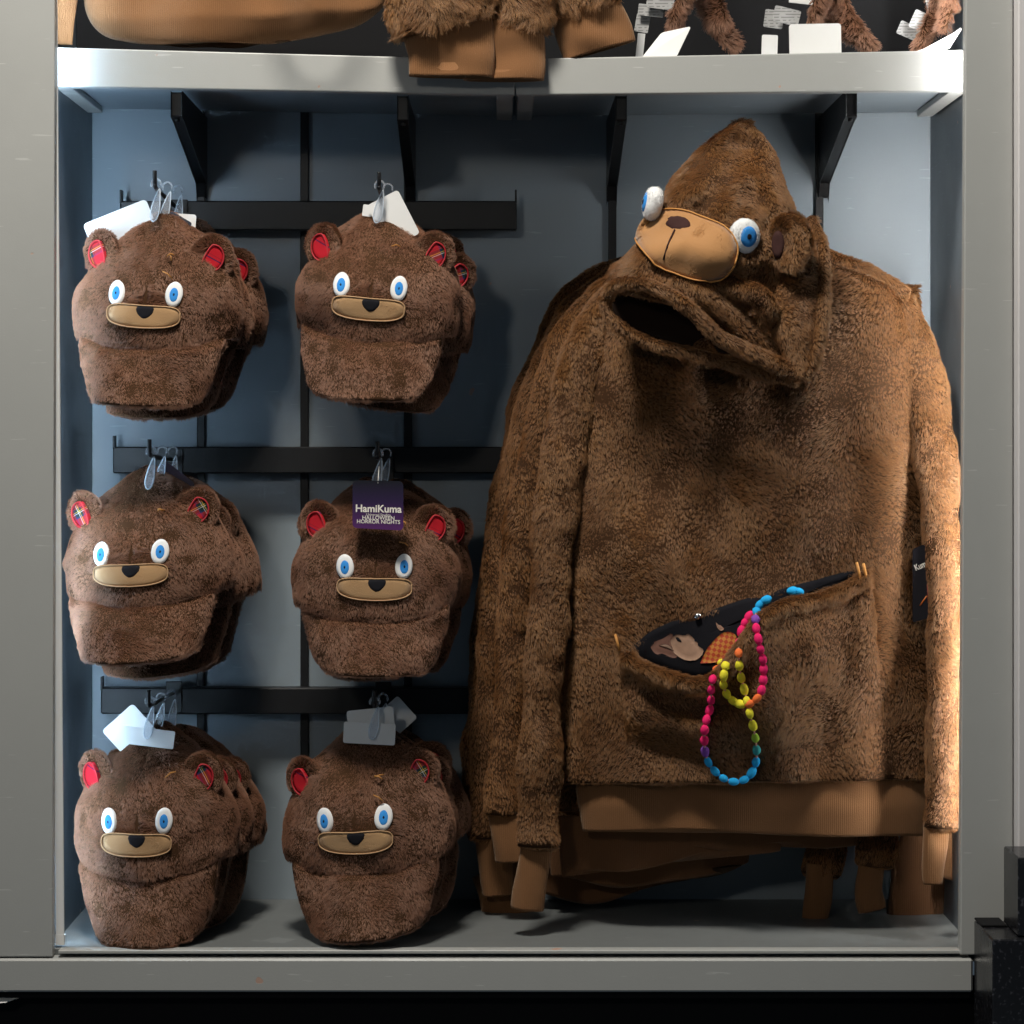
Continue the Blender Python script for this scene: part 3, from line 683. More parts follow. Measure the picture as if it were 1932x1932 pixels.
# ------------------------------------------------------------------ the big hoodie in front
hd = thing('plush_hoodie', 'big brown plush hoodie with bear hood, frontmost on the rail', 'hoodie', tuple(Q(1420, 1480, 0.17)), 'brown plush hoodies')
fold = SN(4.5, 501); fold2 = SN(11, 502)
fold3 = SN(7, 503)
def wob(P): return fold(P) * 0.011 + fold2(P * np.array([1, 1, 0.5])) * 0.004 + fold3(P * np.array([1.1, 1, 0.28])) * 0.009
TL = [(1150, 552), (1120, 640), (1100, 760), (1090, 880), (1080, 1000), (1073, 1120), (1068, 1250), (1064, 1370), (1066, 1478)]
TR = [(1690, 548), (1733, 640), (1748, 760), (1745, 880), (1745, 1000), (1742, 1090), (1752, 1220), (1768, 1350), (1772, 1470)]
V, F = pillow(TL, TR, [0.17] * 5, [0.050, 0.075, 0.085, 0.085, 0.075], 56, 60, p=0.42, back=0.4, top=lambda u: -75 * math.sin(math.pi * u) ** 0.8, wob=wob)
VT, FT = V, F; torso_tree = bvh(V, F)
body = mesh('body', V, F, M['skin'], hd)
def polyQ(pts, Y=0.11): return np.array([Q(x, y, Y)[[0, 2]] for x, y in pts])
OPEN = polyQ([(1196, 1216), (1225, 1192), (1265, 1171), (1330, 1152), (1400, 1128), (1470, 1110), (1540, 1094), (1598, 1078), (1612, 1078), (1600, 1092), (1540, 1112), (1490, 1122), (1450, 1150), (1415, 1190), (1388, 1240), (1352, 1268), (1312, 1278), (1260, 1266), (1212, 1244)])
# pocket front panel: sags open along the slash
PT = catmull([(1172, 1228), (1215, 1252), (1265, 1272), (1315, 1282), (1352, 1270), (1395, 1218), (1432, 1160), (1480, 1128), (1540, 1118), (1600, 1096), (1642, 1066)], 44)
PB = catmull([(1182, 1400), (1240, 1428), (1330, 1440), (1430, 1440), (1530, 1440), (1620, 1425), (1668, 1380)], 44)
nr = 26; PG = np.zeros((44, nr, 3)); pn = SN(7, 77)
for i in range(44):
    e = math.sin(math.pi * i / 43) ** 0.6
    for j in range(nr):
        t = j / (nr - 1); x, y = PT[i] * (1 - t) + PB[i] * t; q = Q(x, y, 0.09); h = drop(torso_tree, q[0], q[2]); base = h[0][1] if h else 0.12
        bul = 0.004 + e * (0.020 * (1 - t) ** 0.7 + 0.026 * math.sin(math.pi * t) ** 1.2) * (1 - t ** 6) - 0.010 * t ** 4
        lf = 1 / (1 + math.exp((x - 1420) / 30)); bul += e * lf * (0.020 * math.exp(-((t - 0.08) / 0.11) ** 2) - 0.022 * math.exp(-((t - 0.36) / 0.13) ** 2)) + e * (1 - lf) * 0.014 * math.sin(x * 0.05) * math.sin(math.pi * min(1, t * 1.3))
        bul += 0.006 * e * math.sin(math.pi * t) * math.sin(i * 0.52 + 2.2 * t) * (0.3 + 0.7 * t)
        yy = base - bul; r_ = Q(x, y, yy); PG[i, j] = r_
PGb = PG + np.array([0, 0.008, 0])
ring = np.concatenate([PG, PGb[:, ::-1]], axis=1); PV, PF = tube_vf(ring)
pocket = mesh('pocket', PV, PF, M['skin'], hd)
pk_poly = np.vstack([np.array([PG[i, 2][[0, 2]] for i in range(44)]), np.array([PG[i, -4][[0, 2]] for i in range(43, -1, -1)])])
def keep_t(P):
    m = ~((P[:, 1] < 0.16) & inside(OPEN, P[:, 0], P[:, 2])); m &= ~((P[:, 1] < 0.15) & inside(grow(pk_poly, 0.97), P[:, 0], P[:, 2])); return m
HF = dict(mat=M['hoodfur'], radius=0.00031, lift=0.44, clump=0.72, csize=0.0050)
fur(VT, FT, body, dens=660000, length=0.0085, keep=keep_t, face=0.25, seed=601, sway=0.95, wavel=4.5, **HF)
fur(PV, PF, pocket, dens=660000, length=0.0085, face=0.5, seed=602, sway=0.9, wavel=5, **HF)
lip = tube_pts(np.array([PG[i, 1] + np.array([0, 0.003, -0.004]) for i in range(1, 43)]), 0.0115, 14, 1.0); LPV, LPF = tube_vf(lip)
lipo = mesh('pocket_edge', LPV, LPF, M['skin'], hd); fur(LPV, LPF, lipo, dens=660000, length=0.0105, face=0.95, seed=603, sway=0.6, combf=lambda P: np.tile([0.1, -0.25, -0.7], (len(P), 1)), **HF)
# lining seen through the slash, with a dim printed picture
LV, LF = drape(torso_tree, OPEN, 5, 0.002, -0.002, centre=Q(1330, 1195, 0.11)[[0, 2]]); lin = mesh('pocket_lining', LV, LF, M['lining'], hd)
def printed(nm, pts, mat, off=0.0035):
    o = polyQ(pts); o = catmull(np.vstack([o, o[:1]]), 30)[:-1]; V2, F2 = drape(torso_tree, o, 3, off, off - 0.0004); mesh(nm, V2, F2, mat, lin)
def print_mat(nm, col, col2=None, check=0):
    t = NT(nm); c = t.coord()
    if check:
        k = t.new('ShaderNodeTexChecker'); mp = t.new('ShaderNodeMapping'); mp.inputs['Rotation'].default_value = (0, 0.6, 0); mp.inputs['Location'].default_value = (0, 0.5, 0.003); mp.inputs['Scale'].default_value = (1, 0, 1)
        t.link(c, mp.inputs[0]); t.link(mp.outputs[0], k.inputs[0]); k.inputs['Scale'].default_value = check; k.inputs[1].default_value = col + (1,); k.inputs[2].default_value = col2 + (1,); t.base(k.outputs[0])
    else: t.base(t.mix(t.noise(70, 4, c), tuple(x * 0.55 for x in col), col))
    t.set(Roughness=0.7); return t.m
zz6 = lambda pts: [((1240 + a / 6.04) / 1.06004, (1180 + b / 6.04) / 1.06004) for a, b in pts]
printed('print_hair', zz6([(370, 690), (420, 600), (520, 545), (620, 515), (660, 600), (700, 720), (670, 800), (560, 790), (430, 760)]), print_mat('auburn_print', (0.22, 0.10, 0.07)), 0.003)
printed('print_face', zz6([(600, 600), (640, 550), (700, 520), (770, 535), (815, 512), (850, 540), (885, 572), (885, 596), (925, 612), (930, 650), (985, 690), (975, 750), (910, 815), (800, 825), (700, 780), (620, 700)]), print_mat('peach_print', (0.50, 0.30, 0.20)), 0.0038)
printed('print_eye', zz6([(672, 560), (700, 556), (735, 590), (742, 612), (712, 606), (686, 592)]), M['nose'], 0.0046)
printed('print_curl', zz6([(470, 660), (540, 640), (600, 660), (640, 710), (600, 700), (540, 680)]), print_mat('pale_hair_print', (0.33, 0.20, 0.14)), 0.0044)
printed('print_hand', zz6([(1135, 370), (1165, 400), (1195, 410), (1230, 450), (1190, 470), (1150, 430)]), print_mat('peach_hand_print', (0.36, 0.20, 0.13)), 0.0038)
printed('print_check', [(1320, 1246), (1328, 1226), (1344, 1204), (1362, 1190), (1380, 1192), (1384, 1206), (1370, 1224), (1352, 1242)], print_mat('check_print', (0.42, 0.05, 0.012), (0.55, 0.20, 0.03), 190), 0.0038)
sn = drop(torso_tree, *Q(1313, 1160, 0.11)[[0, 2]])[0] - np.array([0, 0.006, 0])
thread('snap_stud', [sn + np.array([0, 0.003, 0]), sn, sn - np.array([0, 0.002, 0])], 0.0048, plain('steel_stud', (0.5, 0.5, 0.5), 0.25, 1.0), hd, nseg=12)
for (a, b) in (((1160, 1196), (1168, 1226)), ((1613, 1060), (1620, 1094)), ((1625, 1062), (1630, 1088))):
    pa, pb = (drop(torso_tree, *Q(*p, 0.11)[[0, 2]])[0] - np.array([0, 0.016, 0]) for p in (a, b)); thread('stitch', [pa, (pa + pb) / 2 - np.array([0, .003, 0]), pb], 0.0022, M['tanthread'], hd)

def sleeve(parent, pts, widths, Y, ratio=0.85, seed=0, dens=620000, mat=None, cuff=None, knit=None, length=0.0085, n=44, face=0.35):
    """a plush sleeve hanging down, with a ribbed cuff"""
    Ys = np.broadcast_to(np.asarray(Y, float), (len(pts),))
    c = catmull([Q(x, y, yy) for (x, y), yy in zip(pts, Ys)], n); wd = np.interp(np.linspace(0, 1, n), np.linspace(0, 1, len(widths)), widths) / FPX * (D + float(np.mean(Ys)))
    G = tube_pts(c, wd, 22, ratio); P = G.reshape(-1, 3); nz = SN(6, seed); nz2 = SN(14, seed + 1); Nn = norm(P - np.repeat(c, 22, axis=0)); P += Nn * (nz(P) * 0.0028 + nz2(P) * 0.0020)[:, None]
    V, F = tube_vf(P.reshape(G.shape)); o = mesh('sleeve', V, F, M['skin'], parent)
    fur(V, F, o, mat or M['hoodfur'], dens, length, 0.00031, 0.44, clump=0.72, csize=0.0050, face=face, seed=seed + 2, sway=0.4, wavel=8)
    if cuff:
        cp, cw, cy = cuff; nn = 14; cc = catmull([Q(x, y, cy) for x, y in cp], nn); ww = np.interp(np.linspace(0, 1, nn), np.linspace(0, 1, len(cw)), cw) / FPX * (D + cy)
        G = tube_pts(cc, ww, 26, 0.62); P = G.reshape(-1, 3); P += norm(P - np.repeat(cc, 26, axis=0)) * ((SN(22, seed + 7)(P * np.array([1, 1, 0.35])) * 0.0034 + SN(50, seed + 8)(P * np.array([1, 1, 0.2])) * 0.0012))[:, None]
        G = P.reshape(G.shape); inner = cc[None, -1] + (G[-1] - cc[-1]) * 0.9; G2 = np.concatenate([G, inner[None], (cc[-1] + (G[-1] - cc[-1]) * 0.88 - (cc[-1] - cc[-3]) * 1.0)[None]], axis=0)
        V, F = tube_vf(G2); mesh('cuff', V, F, knit or M['knit'], parent)
    return o
sleeve(hd, [(1190, 548), (1114, 640), (1074, 790), (1050, 950), (1036, 1120), (1025, 1280), (1017, 1440), (1014, 1594)], [40, 44, 42, 38, 36, 35, 36, 39], [0.175, 0.165, 0.15, 0.135, 0.125, 0.12, 0.12, 0.12], seed=620,
       cuff=([(1016, 1570), (1008, 1625), (998, 1680), (994, 1716)], [30, 30, 31, 27], 0.12))
sleeve(hd, [(1676, 580), (1730, 672), (1756, 810), (1772, 960), (1781, 1100), (1784, 1250), (1782, 1400), (1775, 1560)], [38, 42, 41, 37, 33, 31, 30, 33], [0.18, 0.165, 0.14, 0.11, 0.09, 0.085, 0.085, 0.085], seed=630,
       cuff=([(1768, 1545), (1766, 1600), (1764, 1640), (1764, 1668)], [24, 24, 22, 20], 0.085))
# ribbed waistband
def band(parent, Lp, Rp, ye, bg, mat, seed, name='waistband', amp=0.010, nu=64, nv=14, sag=6.0, tilt=0.0):
    nz = SN(5, seed); nz2 = SN(12, seed + 1); r_ = np.random.RandomState(seed); ph = r_.uniform(0, 6.28, 3)
    bot = lambda u: sag * (math.sin(5.0 * u + ph[0]) + 0.6 * math.sin(11 * u + ph[1]) + 1.2 * math.sin(math.pi * u)) + tilt * u
    V, F = pillow(Lp, Rp, ye, bg, nu, nv, p=0.42, back=0.5, bot=bot, wob=lambda P: nz(P * np.array([1, 1, 0.3])) * amp + nz2(P * np.array([1, 1, 0.25])) * amp * 0.35); return mesh(name, V, F, mat, parent)
band(hd, [(1083, 1462), (1088, 1500), (1094, 1535), (1100, 1566)], [(1766, 1462), (1764, 1500), (1762, 1540), (1758, 1574)], [0.178, 0.172, 0.168], [0.056, 0.060, 0.052], M['knit'], 640, sag=4.0, amp=0.012)
band(hd, [(1100, 1556), (1115, 1566), (1160, 1576), (1280, 1584)], [(1640, 1556), (1632, 1575), (1622, 1592), (1560, 1598)], [0.24, 0.24], [0.035, 0.03], M['knit_shaded'], 641, name='waistband_back', sag=9.0, amp=0.016)

# ---- hood
HL = [(1386, 228), (1318, 284), (1268, 336), (1243, 398), (1212, 446), (1172, 490), (1148, 518), (1150, 545)]
HR = [(1412, 228), (1458, 280), (1482, 352), (1506, 424), (1510, 500), (1490, 556), (1440, 584), (1380, 600)]
hn = SN(9, 701); hn2 = SN(20, 702)
V, F = pillow(HL, HR, [0.11, 0.10, 0.085, 0.075, 0.065, 0.06], [0.012, 0.050, 0.078, 0.095, 0.095, 0.075], 44, 44, p=0.55, back=0.5, wob=lambda P: hn(P) * 0.010 + hn2(P) * 0.004)
HV, HFc = V, F; head_tree = bvh(V, F)
hood = mesh('hood', V, F, M['skin'], hd)
MUZ = ell(*Q(1296, 462, 0.0)[[0, 2]], 0.070, 0.046, 48, -0.42, 2.3)
NOSE = polyQ([(1262, 424), (1268, 412), (1284, 409), (1300, 416), (1307, 430), (1302, 438), (1286, 440), (1270, 436)], 0.0); NOSE = catmull(np.vstack([NOSE, NOSE[:1]]), 26)[:-1]
V2, F2 = drape(head_tree, MUZ, 6, 0.0078, -0.004, default_y=0.0); mzo = mesh('muzzle', V2, F2, M['tanh'], hood)
fur(V2, F2, mzo, M['tanpileh'], 1500000, 0.0024, 0.00024, 0.6, comb=(0.5, 0, -0.8), clump=0.4, csize=0.004, face=0.5, seed=709, curl=0.1, npt=3, sway=0.9, name='pile', keep=lambda P: ~inside(grow(NOSE, 1.04), P[:, 0], P[:, 2]))
V2, F2 = drape(head_tree, NOSE, 3, 0.0094, 0.004, default_y=0.0); mesh('nose', V2, F2, M['noseh'], hood)
mr = [drop(head_tree, q[0], q[1]) for q in np.vstack([MUZ, MUZ[:2]])]; mr = [h[0] + h[1] * 0.0076 for h in mr if h]; thread('muzzle_piping', mr, 0.0013, M['tanthread'], hood)
ms = [drop(head_tree, *Q(x, y, 0.0)[[0, 2]]) for x, y in ((1280, 440), (1272, 456), (1264, 472), (1256, 488))]; thread('mouth_seam', [h[0] + h[1] * 0.0094 for h in ms], 0.0013, M['noseh'], hood)
def keep_h(P): return ~((P[:, 1] < 0.085) & inside(grow(MUZ, 1.0), P[:, 0], P[:, 2]))
HC = polyQ([(1395, 228)], 0.05)[0]
def comb_h(P):
    c = np.zeros_like(P); c[:, 0] = (P[:, 0] - HC[0]) * 2.5 + 0.25; c[:, 2] = -0.9; c[:, 1] = 0.0; return c
fur(HV, HFc, hood, dens=660000, length=0.0088, keep=keep_h, face=0.6, seed=701, sway=0.6, wavel=9, combf=comb_h, **HF)
# plush eyes, plain stuffed discs
def plush_eye(px, py, Y, rad, yaw, pitch):
    c = Q(px, py, Y); cy, sy, cp, sp = math.cos(yaw), math.sin(yaw), math.cos(pitch), math.sin(pitch)
    Rm = np.array([[cy, -sy, 0], [sy, cy, 0], [0, 0, 1]]) @ np.array([[1, 0, 0], [0, cp, -sp], [0, sp, cp]])
    n1, n2 = 24, 14; G = np.zeros((n2, n1, 3))
    for j in range(n2):
        b = -math.pi / 2 + math.pi * (j + 0.5) / n2
        for i in range(n1):
            a = 2 * math.pi * i / n1; r = rad * math.cos(b) ** 0.75; G[j, i] = (math.cos(a) * r, math.sin(b) * rad * 0.62, math.sin(a) * r * 1.12)
    V0, F0 = tube_vf(G); V = V0 @ Rm.T + c; e = mesh('eye', V, F0, M['white'], hood); tr = bvh(V0, F0)
    for nm, rr_, m_, o_ in (('iris', 0.55, M['blue'], 0.0012), ('pupil', 0.15, M['nose'], 0.0022)):
        V2, F2 = drape(tr, ell(0, 0, rad * rr_, rad * rr_ * 1.15, 22), 3, o_, -0.001); mesh(nm, V2 @ Rm.T + c, F2, m_, e)
    fur(V, F0, e, M['whitefur'], 500000, 0.004, 0.00025, 0.9, clump=0.2, csize=0.004, face=0.9, seed=px, curl=0.1,
        keep=lambda P: ~((((P - c) @ Rm)[:, 1] < 0) & ((((P - c) @ Rm)[:, 0] / (rad * 0.56)) ** 2 + (((P - c) @ Rm)[:, 2] / (rad * 0.65)) ** 2 < 1)))
M['whitefur'] = fur_mat('white_short_pile', (0.62, 0.62, 0.62), (0.78, 0.78, 0.78), 0.1)
plush_eye(1232, 384, 0.045, 0.0225, R(-82), R(-10))
eyp = drop(head_tree, *Q(1400, 440, 0.0)[[0, 2]])[0]
plush_eye(1404, 446, eyp[1] - 0.004, 0.0235, R(24), R(6))
# ear on the right of the hood
ec = Q(1490, 456, -0.008); V0, F0 = ear_vf(0, 1); V0 = V0 * np.array([1.05, 1.5, 1.25]); ya = R(-35); Rz = np.array([[math.cos(ya), -math.sin(ya), 0], [math.sin(ya), math.cos(ya), 0], [0, 0, 1]]); V = V0 @ Rz.T + ec
ear = mesh('ear', V, F0, M['skin'], hood); tr = bvh(V0, F0); V2, F2 = drape(tr, ell(-0.016, -0.004, 0.009, 0.020, 24), 3, 0.005, 0.0); mesh('ear_lining', V2 @ Rz.T + ec, F2, M['noseh'], ear)
fur(V, F0, ear, dens=660000, length=0.0095, face=0.9, seed=720, combf=lambda P: (P - ec) * 12 + np.array([0, -0.2, -0.2]), keep=lambda P: ~inside(ell(-0.016, -0.004, 0.009, 0.020, 24), ((P - ec) @ Rz)[:, 0], ((P - ec) @ Rz)[:, 2]) | (((P - ec) @ Rz)[:, 1] > 0.005), **HF)
def roll(nm, pts, rad, Y, ratio=0.9, seed=0, n=46, mat=None, length=0.0085):
    Ys = np.broadcast_to(np.asarray(Y, float), (len(pts),)); c = catmull([Q(x, y, yy) for (x, y), yy in zip(pts, Ys)], n); rd = np.interp(np.linspace(0, 1, n), np.linspace(0, 1, len(np.atleast_1d(rad))), np.atleast_1d(rad)) / FPX * (D + 0.05)
    G = tube_pts(c, rd, 16, ratio, up=(0.0, 1, 0.05)); V, F = tube_vf(G); o = mesh(nm, V, F, M['skin'], hood)
    fur(V, F, o, dens=620000, length=length, face=0.6, seed=seed, sway=0.5, wavel=10, combf=lambda P: np.tile([0.15, -0.3, -1.0], (len(P), 1)), **HF); return o
roll('hood_edge', [(1144, 562), (1164, 537), (1214, 536), (1270, 560), (1316, 598), (1352, 634), (1402, 660), (1462, 688), (1512, 708)], [9, 10, 11, 12, 13, 14, 16, 16, 13], [0.03, 0.0, -0.02, -0.03, -0.03, -0.025, -0.02, -0.015, -0.008], seed=731)
roll('hood_edge', [(1142, 562), (1147, 592), (1180, 624), (1232, 650), (1290, 664), (1352, 680), (1432, 703), (1506, 717)], [9, 10, 10, 10, 10, 12, 13, 11], [0.03, 0.025, 0.02, 0.015, 0.01, 0.0, -0.005, -0.005], seed=732)
V, F = pillow([(1146, 556), (1150, 580), (1190, 618), (1300, 655)], [(1240, 540), (1310, 580), (1350, 625), (1400, 672)], [0.055] * 3, [0.004] * 3, 16, 16); mesh('hood_inside_shade', V, F, M['inside'], hood)  # near-black sheet stands in for the shade inside the hood opening
V, F = pillow([(1475, 440), (1462, 520), (1448, 590), (1468, 650), (1496, 706)], [(1520, 428), (1548, 500), (1550, 580), (1542, 650), (1520, 716)], [0.065, 0.035, 0.02, 0.01, 0.0], [0.02, 0.03, 0.03, 0.03, 0.025], 24, 34, p=0.5, wob=lambda P: hn(P) * 0.006)
fl = mesh('hood_side', V, F, M['skin'], hood); fur(V, F, fl, dens=660000, length=0.0085, face=0.6, seed=740, sway=0.6, combf=lambda P: np.tile([0.5, 0, -0.9], (len(P), 1)), **HF)
roll('hood_seam', [(1530, 412), (1552, 470), (1554, 540), (1550, 610), (1538, 670), (1518, 712)], [9, 11, 12, 12, 12, 10], [0.075, 0.035, 0.015, 0.0, -0.01, -0.012], seed=741)
roll('hood_fold', [(1352, 520), (1392, 545), (1432, 560), (1448, 590), (1430, 615)], [12, 19, 21, 18, 11], [0.0, -0.01, -0.012, -0.005, 0.01], seed=742)
roll('hood_fold', [(1270, 528), (1325, 556), (1380, 598), (1425, 640), (1480, 680)], [16, 20, 20, 18, 12], [0.0, -0.005, 0.0, 0.01, 0.03], seed=743)
roll('hood_back', [(1440, 325), (1476, 395), (1512, 446), (1562, 490), (1640, 522), (1706, 562)], [10, 13, 18, 20, 21, 20], [0.12, 0.13, 0.145, 0.15, 0.155, 0.165], seed=744)
roll('hood_fold', [(1325, 548), (1360, 575), (1400, 600)], [18, 22, 18], [0.02, 0.02, 0.025], seed=747)
roll('drawstring_tab', [(1318, 648), (1332, 664), (1344, 684)], [14, 15, 13], [0.05, 0.045, 0.045], seed=745, n=10)

# swing tag half hidden beside the body
tg = thing('swing_tag', 'black swing tag hanging between the hoodie body and its sleeve', 'tag', tuple(Q(1738, 1030, 0.10)), 'swing tags')
tv = [Q(1722, 1036, 0.104), Q(1750, 1024, 0.094), Q(1755, 1165, 0.094), Q(1722, 1175, 0.104)]
def card_vf(c4, th=0.0008, rc=0.18, n=5):
    """a card with rounded corners in the plane of four points"""
    c4 = [np.asarray(c, float) for c in c4]; a = c4[0]; ex, ez = c4[1] - c4[0], c4[3] - c4[0]; lx, lz = np.linalg.norm(ex), np.linalg.norm(ez); r = rc * min(lx, lz); O = []
    for (cx, cz, a0) in ((r, r, math.pi), (lx - r, r, 1.5 * math.pi), (lx - r, lz - r, 0), (r, lz - r, 0.5 * math.pi)):
        for k in range(n): t = a0 + 0.5 * math.pi * k / (n - 1); O.append((cx + math.cos(t) * r, cz + math.sin(t) * r))
    nn = np.cross(ex / lx, ez / lz); nn /= np.linalg.norm(nn); nn = nn if nn[1] < 0 else -nn
    def pt(u, v): fu, fv = u / lx, v / lz; return c4[0] * (1 - fu) * (1 - fv) + c4[1] * fu * (1 - fv) + c4[2] * fu * fv + c4[3] * (1 - fu) * fv
    m = len(O); V = [pt(*o) + nn * th for o in O] + [pt(*o) - nn * th for o in O]
    F = [tuple(range(m)), tuple(range(2 * m - 1, m - 1, -1))] + [(k, (k + 1) % m, (k + 1) % m + m, k + m) for k in range(m)]
    return *orient(np.array(V), F), nn, pt
def text(body, size, mat, parent, origin, ex, ez, nn, name='lettering', bold=0.0, squash=1.0):
    cu = bpy.data.curves.new(name, 'FONT'); cu.body = body; cu.size = size; cu.align_x = 'CENTER'; cu.align_y = 'CENTER'; cu.extrude = 0.0001; cu.offset = bold; cu.materials.append(mat)
    o = bpy.data.objects.new(name, cu); COL.objects.link(o); o.parent = parent
    from mathutils import Matrix
    ex = np.array(ex) / np.linalg.norm(ex); zz = -np.array(nn) * -1.0; up = np.cross(zz, ex)
    m = Matrix(((ex[0] * squash, up[0], zz[0], origin[0]), (ex[1] * squash, up[1], zz[1], origin[1]), (ex[2] * squash, up[2], zz[2], origin[2]), (0, 0, 0, 1)))
    lw = wl(parent); m[0][3] -= lw[0]; m[1][3] -= lw[1]; m[2][3] -= lw[2]; o.matrix_local = m
    dg = bpy.context.evaluated_depsgraph_get(); me = bpy.data.meshes.new_from_object(o.evaluated_get(dg)); n2 = bpy.data.objects.new(name, me); COL.objects.link(n2); n2.parent = parent; n2.matrix_local = m
    bpy.data.objects.remove(o); return n2
M['tagblack'] = plain('black_gloss_card', (0.010, 0.009, 0.012), 0.4, spec=0.25)
M['ink'] = plain('white_ink', (0.75, 0.72, 0.66), 0.5)
V, F, nn, pt = card_vf(tv, rc=0.14); mesh('card', V, F, M['tagblack'], tg, smooth=False)
ex = tv[1] - tv[0]; mid = lambda a, b: a + (b - a) * 0.5
LX = np.linalg.norm(tv[1] - tv[0]); LZ = np.linalg.norm(tv[3] - tv[0])
text('Kuma', 0.013, M['ink'], tg, pt(LX * 0.58, LZ * 0.27) + nn * 0.0012, ex, None, nn, bold=0.0002, squash=0.75)
sl = [pt(LX * 0.45, LZ * 0.80) + nn * 0.0012, pt(LX * 0.85, LZ * 0.70) + nn * 0.0012]; thread('print_stripe', sl, 0.0011, plain('orange_ink', (0.5, 0.13, 0.02), 0.5), tg)
thread('print_stripe', [pt(LX * 0.93, LZ * 0.55) + nn * 0.001, pt(LX * 0.93, LZ * 0.80) + nn * 0.001], 0.0010, plain('crimson_ink', (0.30, 0.01, 0.03), 0.5), tg)
thread('card_edge', [pt(LX * 0.99, LZ * 0.03) + nn * 0.0003, pt(LX * 0.995, LZ * 0.97) + nn * 0.0003], 0.0008, M['ink'], tg)

# ------------------------------------------------------------------ bead necklace spilling from the pocket
nk = thing('bead_necklace', 'rainbow cloth bead necklace looping out of the hoodie pocket', 'necklace', tuple(Q(1400, 1300, 0.05)))
BEADS = [('b', 1600, 270), ('b', 1560, 262), ('b', 1392, 320), ('b', 1350, 352), ('b', 1331, 395), ('u', 1323, 447), ('p', 1328, 505), ('p', 1341, 573), ('p', 1355, 638), ('p', 1370, 704), ('p', 1376, 770), ('p', 1373, 837), ('p', 1362, 902), ('o', 1334, 955), ('o', 1285, 990),
         ('y', 1224, 992), ('y', 1178, 970), ('y', 1138, 927), ('y', 1117, 867), ('y', 1121, 808), ('y', 1130, 746), ('y', 1103, 728), ('o', 1072, 770), ('p', 1048, 833), ('p', 1039, 900), ('p', 1037, 967), ('p', 1027, 1032), ('p', 1008, 1094), ('p', 996, 1158),
         ('p', 994, 1227), ('u', 998, 1298), ('b', 1020, 1367), ('b', 1063, 1425), ('b', 1117, 1470), ('b', 1182, 1492), ('b', 1250, 1480), ('b', 1298, 1435), ('b', 1327, 1366), ('t', 1330, 1288), ('g', 1322, 1210), ('y', 1307, 1130), ('y', 1286, 1053),
         ('y', 1269, 975), ('y', 1250, 897), ('y', 1232, 822), ('y', 1219, 744), ('o', 1215, 663), ('p', 1217, 592), ('p', 1233, 522), ('p', 1256, 468), ('p', 1283, 428)]
BC = dict(b=(0.02, 0.42, 0.86), p=(0.92, 0.02, 0.16), y=(0.95, 0.84, 0.05), o=(0.95, 0.20, 0.05), u=(0.25, 0.08, 0.45), t=(0.05, 0.40, 0.40), g=(0.40, 0.62, 0.06))
def bead_mat(nm, c):
    t = NT(nm); co = t.coord(); t.base(t.mix(t.noise(220, 4, co), tuple(x * 0.85 for x in c), c)); t.set(Roughness=0.8); t.b.inputs['Specular IOR Level'].default_value = 0.2
    wv = t.new('ShaderNodeTexWave', wave_type='RINGS', rings_direction='SPHERICAL'); t.bump(t.noise(700, 3, co), 0.5, 0.0008); return t.m
BM = {k: bead_mat('bead_cloth_' + n_, BC[k]) for k, n_ in zip('bpyoutg', ('blue', 'pink', 'yellow', 'orange', 'purple', 'teal', 'lime'))}
full_tree = bvh(np.vstack([VT, PV]), list(FT) + [tuple(i + len(VT) for i in f) for f in PF])
bp = []
for k, (c, zx, zy) in enumerate(BEADS):
    px, py = (1100 + zx / 3.22) / 1.06004, (1100 + zy / 3.22) / 1.06004; q = Q(px, py, 0.04); h = drop(full_tree, q[0], q[2]); yy = (h[0][1] if h else 0.10) - 0.021
    if py > 1420: yy = min(yy, 0.075)
    if k < 2: yy += 0.018
    bp.append(Q(px, py, yy))
bp = np.array(bp)
n1, n2 = 12, 9; unit = np.zeros((n2, n1, 3))
for j in range(n2):
    b = -math.pi / 2 + math.pi * (j + 0.5) / n2
    for i in range(n1):
        a = 2 * math.pi * i / n1; pl = 1 + 0.05 * math.cos(a * 5); unit[j, i] = (math.cos(a) * math.cos(b) * pl, math.sin(a) * math.cos(b) * pl, math.sin(b))
UV_, UF_ = tube_vf(unit); bead_me = {}
for c in BC:
    me = bpy.data.meshes.new('bead'); me.from_pydata([tuple(v * np.array([0.0063, 0.0063, 0.0086])) for v in UV_], [], UF_); me.polygons.foreach_set('use_smooth', [True] * len(me.polygons)); me.materials.append(BM[c]); bead_me[c] = me
brnd = random.Random(5)
for k, (c, _, _) in enumerate(BEADS):
    o = bpy.data.objects.new('bead', bead_me[c]); COL.objects.link(o); o.parent = nk; o.location = bp[k] - wl(nk)
    d = bp[min(k + 1, len(bp) - 1)] - bp[max(k - 1, 0)]; o.rotation_mode = 'QUATERNION'; o.rotation_quaternion = Vector(d).to_track_quat('Z', 'Y'); s = brnd.uniform(0.92, 1.08); o.scale = (s, s, s * brnd.uniform(0.95, 1.1))
M['string'] = plain('pale_pink_cord', (0.75, 0.35, 0.30), 0.7)
thread('cord', catmull(bp[2:], 160), 0.0014, M['string'], nk)

